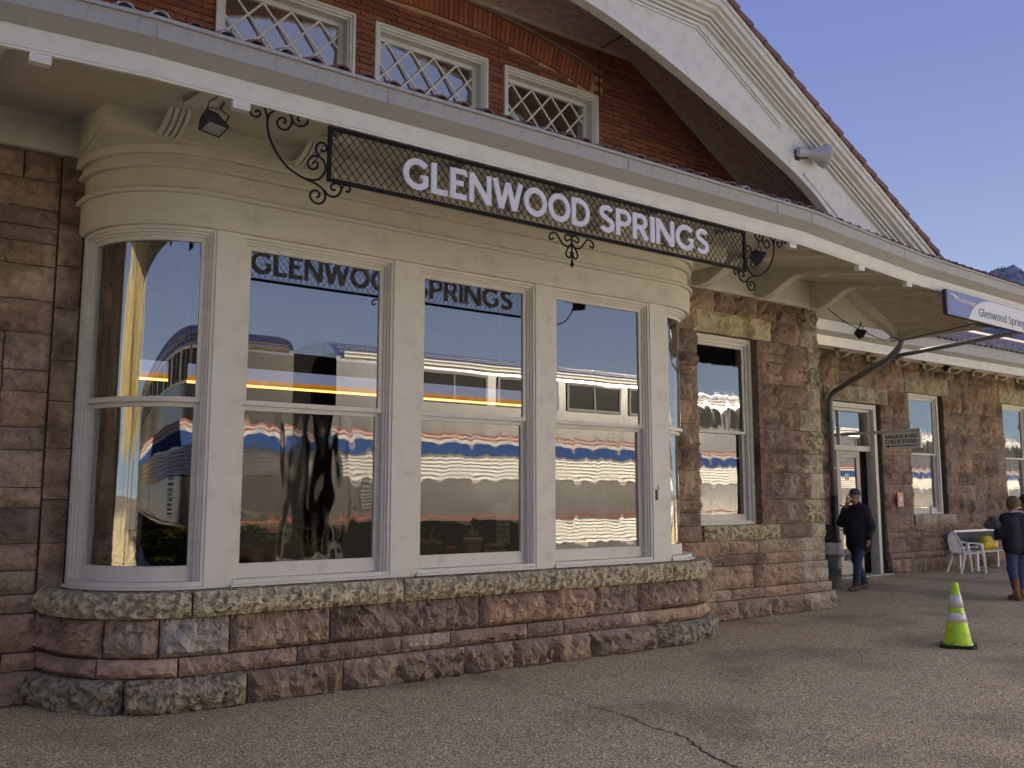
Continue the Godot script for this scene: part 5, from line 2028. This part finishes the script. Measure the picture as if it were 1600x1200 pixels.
	var cb := thing("cabinet", "tall dark wooden cabinet inside behind the curved window", "cabinet", Vector3(.6, .341, -10.2))
	g = G.new()
	g.box(Vector3(-.5, 0, -.3), Vector3(.5, 2.4, .3))
	put("case", g, "wood", cb)
	for k in 4:
		g = G.new()
		g.box(Vector3(-.46, .1 + k * .57, .301), Vector3(.46, .62 + k * .57, .32))
		put("cabinet_door", g, "wood", cb)

func pot(at: Vector3, r: float, h: float, m: String, label: String) -> void:
	var g := G.new()
	g.smooth(1)
	g.lathe(PackedVector2Array([V(0, 0), V(r * .72, 0), V(r * .95, h * .8), V(r * 1.06, h * .8), V(r * 1.08, h), V(r * .95, h), V(r * .9, h * .85), V(0, h * .85)]), Vector3.ZERO, 18)
	var o := put("flower_pot", g, m, self)
	o.position = at
	tag(o, label, "pot")

func blade(g: G, root: Vector3, dir: Vector3, up: Vector3, l: float, w: float, droop: float, n := 4) -> void:
	var side := dir.cross(up).normalized()
	var p := root
	var d := dir
	var pw := 0.12 * w
	for i in n:
		var t := float(i + 1) / n
		var q := p + d * l / n
		var nw := w * sin(PI * clampf(.12 + t * .88, 0, 1)) if i < n - 1 else 0.0
		g.quad(p - side * pw, p + side * pw, q + side * nw, q - side * nw)
		p = q
		pw = nw
		d = (d + Vector3(0, -droop / n, 0)).normalized()

func broadleaf(at: Vector3, n: int, r: float, label: String, m: String, tall: float) -> void:
	var o := thing("potted_plant", label, "plant", at)
	var g := G.new()
	g.smooth(1)
	g.lathe(PackedVector2Array([V(0, 0), V(.09, 0), V(.12, .16), V(.125, .18), V(.11, .18), V(0, .16)]), Vector3.ZERO, 14)
	put("pot", g, "terracotta", o)
	var st := G.new()
	var lf := G.new()
	for i in n:
		var a := rng.randf() * TAU
		var e := deg_to_rad(rng.randf_range(12, 80))
		var d := Vector3(cos(a) * cos(e), sin(e) * tall, sin(a) * cos(e)).normalized()
		var l := r * rng.randf_range(.5, 1.0)
		var p0 := Vector3(0, .16, 0)
		var p1 := p0 + d * l
		st.tube(PackedVector3Array([p0, p0 + d * l * .5 + Vector3(0, .02, 0), p1]), PackedFloat32Array([.005]), 4)
		var out := Vector3(d.x, d.y * .3 - .1, d.z).normalized()
		var fingers := 3 + rng.randi() % 3
		for k in fingers:
			var dd := out.rotated(Vector3.UP, (k - (fingers - 1) / 2.0) * .42)
			blade(lf, p1, dd, Vector3.UP, .17 * rng.randf_range(.8, 1.2), .030, .8)
	put("stems", st, "leaf", o)
	put("foliage", lf, m, o).set_meta("kind", "stuff")

func spider(at: Vector3, n: int, r: float, label: String) -> void:
	var g := G.new()
	for i in n:
		var a := rng.randf() * TAU
		var e := deg_to_rad(rng.randf_range(35, 80))
		blade(g, Vector3(0, .02, 0), Vector3(cos(a) * cos(e), sin(e), sin(a) * cos(e)), Vector3.UP, r * rng.randf_range(.6, 1.2), .006, 1.6, 6)
	var o := put("spider_plant", g, "leaf_pale", self)
	o.position = at
	tag(o, label, "plant")


# ---------------------------------------------------------------- people
# adds to g the surface round tapered capsules [a, b, ra, rb], joined smoothly over k, meshed as surface nets
func blob(g: G, bones: Array, k: float, cell: float) -> void:
	var lo := Vector3.INF
	var hi := -Vector3.INF
	for b in bones:
		var r: float = maxf(b[2], b[3]) + k + cell * 2
		lo = lo.min((b[0] as Vector3).min(b[1]) - Vector3.ONE * r)
		hi = hi.max((b[0] as Vector3).max(b[1]) + Vector3.ONE * r)
	var nx := int((hi.x - lo.x) / cell) + 2
	var ny := int((hi.y - lo.y) / cell) + 2
	var nz := int((hi.z - lo.z) / cell) + 2
	var f := PackedFloat32Array()
	f.resize(nx * ny * nz)
	f.fill(1.0)
	for b in bones:
		var a: Vector3 = b[0]
		var c: Vector3 = b[1]
		var ra: float = b[2]
		var rb: float = b[3]
		var rr := maxf(ra, rb) + k + cell * 1.5
		var q0 := ((a.min(c) - Vector3.ONE * rr - lo) / cell).floor()
		var q1 := ((a.max(c) + Vector3.ONE * rr - lo) / cell).ceil()
		var ac := c - a
		var len2 := maxf(ac.length_squared(), 1e-9)
		for z in range(maxi(0, int(q0.z)), mini(nz, int(q1.z) + 1)):
			for y in range(maxi(0, int(q0.y)), mini(ny, int(q1.y) + 1)):
				var row := (z * ny + y) * nx
				for x in range(maxi(0, int(q0.x)), mini(nx, int(q1.x) + 1)):
					var p := lo + Vector3(x, y, z) * cell
					var t := clampf((p - a).dot(ac) / len2, 0.0, 1.0)
					var d := p.distance_to(a + ac * t) - lerpf(ra, rb, t)
					if d > k + cell * 2:
						continue
					var o := f[row + x]
					var h := maxf(k - absf(o - d), 0.0) / k
					f[row + x] = minf(o, d) - h * h * k * .25
	var vert := {}
	var step := [1, nx, nx * ny]
	for z in nz - 1:
		for y in ny - 1:
			for x in nx - 1:
				var i := (z * ny + y) * nx + x
				var m := 0
				for j in 8:
					if f[i + (j & 1) + ((j >> 1) & 1) * nx + (j >> 2) * nx * ny] < 0.0: m += 1
				if m == 0 or m == 8:
					continue
				var sum := Vector3.ZERO
				var n := 0
				for j in 8:
					var pj := Vector3(j & 1, (j >> 1) & 1, j >> 2)
					var fj := f[i + (j & 1) + ((j >> 1) & 1) * nx + (j >> 2) * nx * ny]
					for ax in 3:
						if j & (1 << ax):
							continue
						var fk := f[i + (j & 1) + ((j >> 1) & 1) * nx + (j >> 2) * nx * ny + step[ax]]
						if (fj < 0.0) != (fk < 0.0):
							var e := Vector3.ZERO
							e[ax] = fj / (fj - fk)
							sum += pj + e
							n += 1
				vert[i] = lo + (Vector3(x, y, z) + sum / n) * cell
	g.smooth(1)
	for i in vert:
		for ax in 3:
			var b1: int = step[(ax + 1) % 3]
			var b2: int = step[(ax + 2) % 3]
			var j: int = i + step[ax]
			if (f[i] < 0.0) == (f[j] < 0.0):
				continue
			if not (vert.has(i - b1) and vert.has(i - b2) and vert.has(i - b1 - b2)):
				continue
			if f[i] < 0.0:
				g.quad(vert[i - b1 - b2], vert[i - b2], vert[i], vert[i - b1])
			else:
				g.quad(vert[i - b1 - b2], vert[i - b1], vert[i], vert[i - b2])
	g.smooth(-1)

func hand(w: Vector3, dir: Vector3, palm: Vector3, curl: float) -> Array:      # palm, four fingers and a thumb as bones
	var s := dir.cross(palm).normalized()
	var out := [[w, w + dir * .07 + s * .02, .024, .022], [w, w + dir * .07 - s * .022, .024, .022]]
	for i in 4:
		var b := w + dir * .085 + s * (.03 - i * .02)
		var l: float = [.026, .030, .028, .022][i]
		var d1 := (dir + palm * curl).normalized()
		var d2 := (dir + palm * curl * 3.0).normalized()
		out.append([b - dir * .02, b + d1 * l, .0095, .009])
		out.append([b + d1 * l, b + d1 * l + d2 * l, .009, .008])
	var tb := w + dir * .03 + s * .03
	out.append([tb, tb + (dir + s * .7 + palm * .5).normalized() * .04, .0115, .010])
	out.append([tb + (dir + s * .7 + palm * .5).normalized() * .04, tb + (dir + s * .3 + palm * .9).normalized() * .07, .010, .009])
	return out

func head(g: G, c: Vector3, fwd: Vector3) -> void:      # c: middle of the head
	var up := Vector3.UP
	var s := up.cross(fwd).normalized()
	var at := func(x: float, y: float, z: float) -> Vector3: return c + s * x + up * y + fwd * z
	var b := [[at.call(0, .035, -.02), at.call(0, .03, .015), .078, .074], [at.call(0, -.02, .02), at.call(0, -.075, .045), .062, .038], [at.call(-.025, -.06, .045), at.call(.025, -.06, .045), .035, .035],
		[at.call(0, .005, .085), at.call(0, -.028, .103), .010, .015], [at.call(0, -.055, .085), at.call(0, -.062, .083), .014, .014], [at.call(.03, .02, .078), at.call(.012, .018, .086), .012, .01], [at.call(-.03, .02, .078), at.call(-.012, .018, .086), .012, .01],
		[at.call(.078, .01, -.01), at.call(.076, -.03, .0), .017, .012], [at.call(-.078, .01, -.01), at.call(-.076, -.03, .0), .017, .012], [at.call(0, -.05, -.02), at.call(0, -.16, -.03), .055, .06]]
	blob(g, b, .018, .009)

func eyes(par: Node, c: Vector3, fwd: Vector3) -> void:
	var s := Vector3.UP.cross(fwd).normalized()
	var g := G.new()
	for x: float in [-.031, .031]:
		g.lathe(PackedVector2Array([V(0, 0), V(.009, .0), V(.007, .004), V(0, .006)]), c + s * x + fwd * .077 + Vector3(0, .004, 0), 8, fwd)
	put("eyes", g, "black", par)

func trouser_legs(kl: Vector3, al: Vector3, kr: Vector3, ar: Vector3) -> Array:
	return [[Vector3(-.08, .93, 0), Vector3(.08, .93, 0), .135, .135], [Vector3(.09, .88, 0), kl, .10, .072], [kl, al, .072, .062], [Vector3(-.09, .88, 0), kr, .10, .072], [kr, ar, .072, .062]]

func shoe(g: G, a: Vector3, fwd: Vector3, h: float) -> void:
	blob(g, [[a + Vector3(0, .0, 0) - fwd * .05, a + fwd * .06, .045, .044], [a + fwd * .06 - Vector3(0, .012, 0), a + fwd * .16 - Vector3(0, .014, 0), .046, .034], [a + Vector3(0, .01, 0), a + Vector3(0, h, 0), .05, .056]], .03, .014)

func people() -> void:
	var skin := mat("skin", Color(.36, .19, .13), .6)
	skin.subsurf_scatter_enabled = true
	skin.subsurf_scatter_strength = .1
	var navy := mat("navy_coat", Color(.014, .014, .026), .85)
	navy.rim_enabled = true
	navy.rim = .3
	var jeans := mat("jeans", Color(.035, .048, .095), .85)
	var boots := mat("tan_boots", Color(.20, .10, .045), .75)
	var brown := mat("brown_shoes", Color(.11, .055, .03), .7)
	# the man who crosses in front of the door
	var p := thing("person", "person in a dark coat and cap crossing in front of the door, hand to mouth", "person", Vector3(14.55, 0, -9.65))
	p.rotation.y = deg_to_rad(-100)
	var hf := Vector3(.1, -.03, 1).normalized()
	var hc := Vector3(0, 1.625, .05)
	var g := G.new()
	head(g, hc, hf)
	blob(g, [[Vector3(0, 1.5, 0), Vector3(0, 1.0, 0), .07, .12], [Vector3(-.19, 1.4, 0), Vector3(-.25, 1.18, .14), .05, .045], [Vector3(-.25, 1.18, .14), Vector3(-.09, 1.46, .19), .042, .03], [Vector3(.2, 1.4, 0), Vector3(.25, .92, .02), .05, .03], [Vector3(.09, .88, 0), Vector3(.10, .5, .16), .07, .05], [Vector3(.10, .5, .16), Vector3(.10, .10, .21), .05, .04], [Vector3(-.09, .88, 0), Vector3(-.10, .5, -.02), .07, .05], [Vector3(-.10, .5, -.02), Vector3(-.11, .11, -.22), .05, .04]], .03, .016)
	blob(g, hand(Vector3(-.09, 1.46, .19), Vector3(.55, .75, -.1).normalized(), Vector3(.3, -.1, -.9).normalized(), .5), .008, .006)
	blob(g, hand(Vector3(.25, .90, .03), Vector3(0, -1, .1).normalized(), Vector3(-.9, 0, .3).normalized(), .4), .008, .006)
	put("body", g, skin, p)
	eyes(p, hc, hf)
	g = G.new()
	blob(g, [[Vector3(-.07, .80, .0), Vector3(-.08, 1.3, 0), .17, .165], [Vector3(.07, .80, .0), Vector3(.08, 1.3, 0), .17, .165], [Vector3(0, 1.0, .06), Vector3(0, 1.2, .07), .17, .16], [Vector3(-.15, 1.39, 0), Vector3(.15, 1.39, 0), .10, .10], [Vector3(0, 1.4, 0), Vector3(0, 1.5, .0), .09, .075], [Vector3(.19, 1.38, 0), Vector3(.27, 1.12, -.02), .085, .072], [Vector3(.27, 1.12, -.02), Vector3(.26, .93, .03), .07, .058], [Vector3(-.19, 1.38, 0), Vector3(-.27, 1.17, .13), .085, .075], [Vector3(-.27, 1.17, .13), Vector3(-.115, 1.42, .19), .07, .05]], .05, .02)
	put("coat", g, navy, p)
	g = G.new()
	blob(g, trouser_legs(Vector3(.10, .5, .16), Vector3(.10, .10, .21), Vector3(-.10, .5, -.02), Vector3(-.11, .11, -.22)), .04, .02)
	put("trousers", g, jeans, p)
	g = G.new()
	shoe(g, Vector3(.10, .05, .22), Vector3(.05, 0, 1).normalized(), .08)
	shoe(g, Vector3(-.11, .05, -.21), Vector3(-.1, 0, 1).normalized(), .08)
	put("shoes", g, brown, p)
	g = G.new()
	g.smooth(1)
	var capm := mat("grey_cap", Color(.10, .11, .13), .85)
	grain(capm, noise_tex(.06, FastNoiseLite.TYPE_CELLULAR, 1, 19, [[0.0, grey(.35)], [.6, grey(1)], [1.0, grey(1.6)]], 128), Vector3(6, 6, 6))
	g.lathe(PackedVector2Array([V(.098, -.005), V(.099, .03), V(.088, .075), V(.055, .105), V(0, .115)]), hc + Vector3(0, .045, -.01), 18)
	g.smooth(-1)
	var brim := PackedVector2Array()
	for i in 9:
		var a := PI * i / 8.0
		brim.append(V(cos(a) * .078, sin(a) * .085))
	g.prism(brim, hc + Vector3(0, .045, .075), Vector3(1, 0, 0), Vector3(0, -.18, 1).normalized(), Vector3(0, .012, 0))
	put("cap", g, capm, p)
	var cup := thing("paper_cup", "white cup held to the mouth of the person by the door", "cup", Vector3.ZERO)
	g = G.new()
	g.smooth(1)
	g.lathe(PackedVector2Array([V(0, 0), V(.026, 0), V(.036, .1), V(.038, .1), V(0, .1)]), Vector3.ZERO, 12, Vector3(0, .93, -.35).normalized())
	put("cup", g, "board", cup)
	cup.transform = p.transform * Transform3D(Basis(), Vector3(-.005, 1.535, .235))
	# the woman who walks away at the right edge
	p = thing("person", "person in a navy jacket and tan boots walking away at the right edge", "person", Vector3(15.22, 0, -7.25))
	p.rotation.y = deg_to_rad(146)
	hf = Vector3(.25, -.12, 1).normalized()
	hc = Vector3(0, 1.51, .03)
	g = G.new()
	head(g, hc, hf)
	blob(g, [[Vector3(0, 1.4, 0), Vector3(0, .95, 0), .06, .11], [Vector3(.17, 1.3, 0), Vector3(.24, 1.08, .04), .045, .04], [Vector3(.24, 1.08, .04), Vector3(.2, .98, .2), .04, .028], [Vector3(-.17, 1.3, 0), Vector3(-.24, 1.08, .04), .045, .04], [Vector3(-.24, 1.08, .04), Vector3(-.2, .98, .2), .04, .028], [Vector3(.085, .85, 0), Vector3(.085, .48, .03), .065, .045], [Vector3(.085, .48, .03), Vector3(.085, .15, -.05), .045, .04], [Vector3(-.085, .85, 0), Vector3(-.085, .48, .08), .065, .045], [Vector3(-.085, .48, .08), Vector3(-.085, .15, .11), .045, .04]], .03, .016)
	blob(g, hand(Vector3(.2, .98, .2), Vector3(-.3, .1, 1).normalized(), Vector3(-.9, -.1, -.2).normalized(), .5), .008, .006)
	blob(g, hand(Vector3(-.2, .98, .2), Vector3(.3, .1, 1).normalized(), Vector3(.9, -.1, -.2).normalized(), .5), .008, .006)
	put("body", g, skin, p)
	eyes(p, hc, hf)
	g = G.new()
	blob(g, [[Vector3(-.08, .84, -.01), Vector3(-.09, 1.22, -.01), .14, .135], [Vector3(.08, .84, -.01), Vector3(.09, 1.22, -.01), .14, .135], [Vector3(-.13, 1.29, 0), Vector3(.13, 1.29, 0), .09, .09], [Vector3(.16, 1.28, 0), Vector3(.25, 1.06, .03), .085, .075], [Vector3(.25, 1.06, .03), Vector3(.21, .99, .16), .07, .055], [Vector3(-.16, 1.28, 0), Vector3(-.25, 1.06, .03), .085, .075], [Vector3(-.25, 1.06, .03), Vector3(-.21, .99, .16), .07, .055], [Vector3(-.06, 1.34, -.06), Vector3(.06, 1.34, -.06), .06, .06]], .05, .02)
	put("jacket", g, mat("navy_jacket", Color(.012, .013, .032), .8), p)
	g = G.new()
	blob(g, trouser_legs(Vector3(.085, .48, .03), Vector3(.085, .2, -.04), Vector3(-.085, .48, .08), Vector3(-.085, .2, .11)), .04, .02)
	put("trousers", g, mat("blue_jeans", Color(.045, .065, .16), .85), p)
	g = G.new()
	shoe(g, Vector3(.085, .05, -.05), Vector3(.1, 0, 1).normalized(), .24)
	shoe(g, Vector3(-.085, .05, .11), Vector3(-.05, 0, 1).normalized(), .24)
	put("boots", g, boots, p)
	g = G.new()
	g.smooth(1)
	g.lathe(PackedVector2Array([V(.09, -.06), V(.104, -.02), V(.103, .04), V(.085, .09), V(.05, .12), V(0, .13)]), hc + Vector3(0, .02, -.02), 16)
	var hat := mat("knit_hat", Color(.20, .17, .11), .95)
	grain(hat, noise_tex(.05, FastNoiseLite.TYPE_CELLULAR, 1, 29, [[0.0, grey(.4)], [1.0, grey(1.3)]], 128), Vector3(8, 8, 8))
	put("knit_hat", g, hat, p)
	g = G.new()
	blob(g, [[Vector3(-.07, 1.375, -.05), Vector3(.07, 1.375, -.05), .042, .042], [Vector3(.07, 1.375, -.05), Vector3(.06, 1.36, .06), .042, .035], [Vector3(-.07, 1.375, -.05), Vector3(-.06, 1.36, .06), .042, .035]], .02, .012)
	put("collar", g, mat("fleece", Color(.42, .38, .33), .95), p)
	# a checked bag on her left arm
	var b := thing("checked_bag", "grey checked shoulder bag at the left arm of the person in navy", "bag", Vector3.ZERO)
	g = G.new()
	blob(g, [[Vector3(-.03, 0, -.08), Vector3(.03, 0, .10), .07, .07], [Vector3(0, .1, -.05), Vector3(0, .1, .06), .06, .05]], .04, .018)
	var check := mat("checked", Color(.25, .25, .28), .8)
	grain(check, noise_tex(.08, FastNoiseLite.TYPE_CELLULAR, 1, 39, [[0.0, grey(.15)], [.5, grey(.5)], [.6, grey(1.6)], [1.0, grey(1.6)]], 128), Vector3(5, 5, 5))
	put("bag_body", g, check, b)
	b.transform = p.transform * Transform3D(Basis(), Vector3(.30, 1.18, .10))
	# someone further on, mostly hidden
	p = thing("person", "dark haired person mostly hidden beyond the one in navy at the right edge", "person", Vector3(16.62, 0, -7.72))
	p.rotation.y = deg_to_rad(140)
	hf = Vector3(.5, -.05, 1).normalized()
	hc = Vector3(0, 1.56, .03)
	g = G.new()
	head(g, hc, hf)
	blob(g, [[Vector3(0, 1.45, 0), Vector3(0, .98, 0), .065, .115], [Vector3(.18, 1.36, 0), Vector3(.24, .95, .03), .05, .035], [Vector3(-.18, 1.36, 0), Vector3(-.24, .95, .03), .05, .035], [Vector3(.085, .88, 0), Vector3(.09, .12, 0), .065, .05], [Vector3(-.085, .88, 0), Vector3(-.09, .12, .05), .065, .05]], .03, .018)
	blob(g, hand(Vector3(.24, .94, .03), Vector3(0, -1, .1).normalized(), Vector3(-1, 0, 0), .4), .008, .006)
	blob(g, hand(Vector3(-.24, .94, .03), Vector3(0, -1, .1).normalized(), Vector3(1, 0, 0), .4), .008, .006)
	put("body", g, skin, p)
	eyes(p, hc, hf)
	g = G.new()
	blob(g, [[hc + Vector3(0, .04, -.03), hc + Vector3(0, .05, 0), .088, .08], [hc + Vector3(0, .0, -.06), hc + Vector3(0, -.06, -.055), .06, .05]], .03, .014)
	put("hair", g, mat("hair", Color(.035, .02, .013), .6), p)
	g = G.new()
	blob(g, [[Vector3(-.08, .84, 0), Vector3(-.09, 1.28, 0), .145, .14], [Vector3(.08, .84, 0), Vector3(.09, 1.28, 0), .145, .14], [Vector3(-.14, 1.35, 0), Vector3(.14, 1.35, 0), .085, .085], [Vector3(.18, 1.34, 0), Vector3(.26, 1.0, .02), .075, .055], [Vector3(-.18, 1.34, 0), Vector3(-.26, 1.0, .02), .075, .055]], .05, .022)
	put("coat", g, mat("grey_coat", Color(.05, .048, .05), .85), p)
	g = G.new()
	blob(g, trouser_legs(Vector3(.085, .48, .02), Vector3(.085, .1, 0), Vector3(-.085, .48, .05), Vector3(-.085, .1, .05)), .04, .022)
	put("trousers", g, "navy_coat", p)
	g = G.new()
	shoe(g, Vector3(.085, .05, 0), Vector3(0, 0, 1), .08)
	shoe(g, Vector3(-.085, .05, .05), Vector3(0, 0, 1), .08)
	put("shoes", g, brown, p)


# ---------------------------------------------------------------- trees that only the curved pane mirrors
func far_trees() -> void:
	var leaf := mat("willow_leaf", Color(.26, .20, .05), .8)
	leaf.backlight_enabled = true
	leaf.backlight = Color(.3, .25, .08)
	var bark := mat("bark", Color(.11, .08, .06), .95)
	var i := 0
	for t in [[Vector3(-15, 0, -5.0), 9.0], [Vector3(-21, 0, -1.5), 11.0], [Vector3(-27, 0, -7), 10.0]]:
		var o := thing("willow_tree", ["golden bare willow mirrored in the curved left pane", "taller golden willow behind the first, left of the platform", "golden willow farthest along the platform to the left"][i], "tree", t[0], "willows left of the platform")
		i += 1
		var h: float = t[1]
		var g := G.new()
		g.smooth(1)
		g.tube(PackedVector3Array([Vector3(0, -.1, 0), Vector3(.1, h * .25, 0), Vector3(-.05, h * .5, .1), Vector3(0, h * .8, 0)]), PackedFloat32Array([.3, .24, .16, .05]), 8)
		for k in 9:
			var a := rng.randf() * TAU
			var y := h * rng.randf_range(.25, .6)
			var e := Vector3(cos(a), .9, sin(a)) * h * rng.randf_range(.15, .25)
			g.tube(PackedVector3Array([Vector3(0, y, 0), Vector3(e.x * .5, y + e.y * .7, e.z * .5), Vector3(e.x, y + e.y, e.z)]), PackedFloat32Array([.1, .06, .02]), 6)
		put("trunk", g, bark, o)
		var c := G.new()
		for k in 2600:
			var a := rng.randf() * TAU
			var rr := sqrt(rng.randf()) * h * .33
			var y := h * rng.randf_range(.35, 1.0)
			rr *= sqrt(maxf(.05, 1.1 - pow((y / h - .6) / .55, 2)))
			var p := Vector3(cos(a) * rr, y, sin(a) * rr)
			blade(c, p, Vector3(cos(a) * .3, -.8, sin(a) * .3).normalized(), Vector3(cos(a + 1), .2, sin(a + 1)), rng.randf_range(.4, 1.1), .025, .6, 2)
		put("crown", c, leaf, o).set_meta("kind", "stuff")
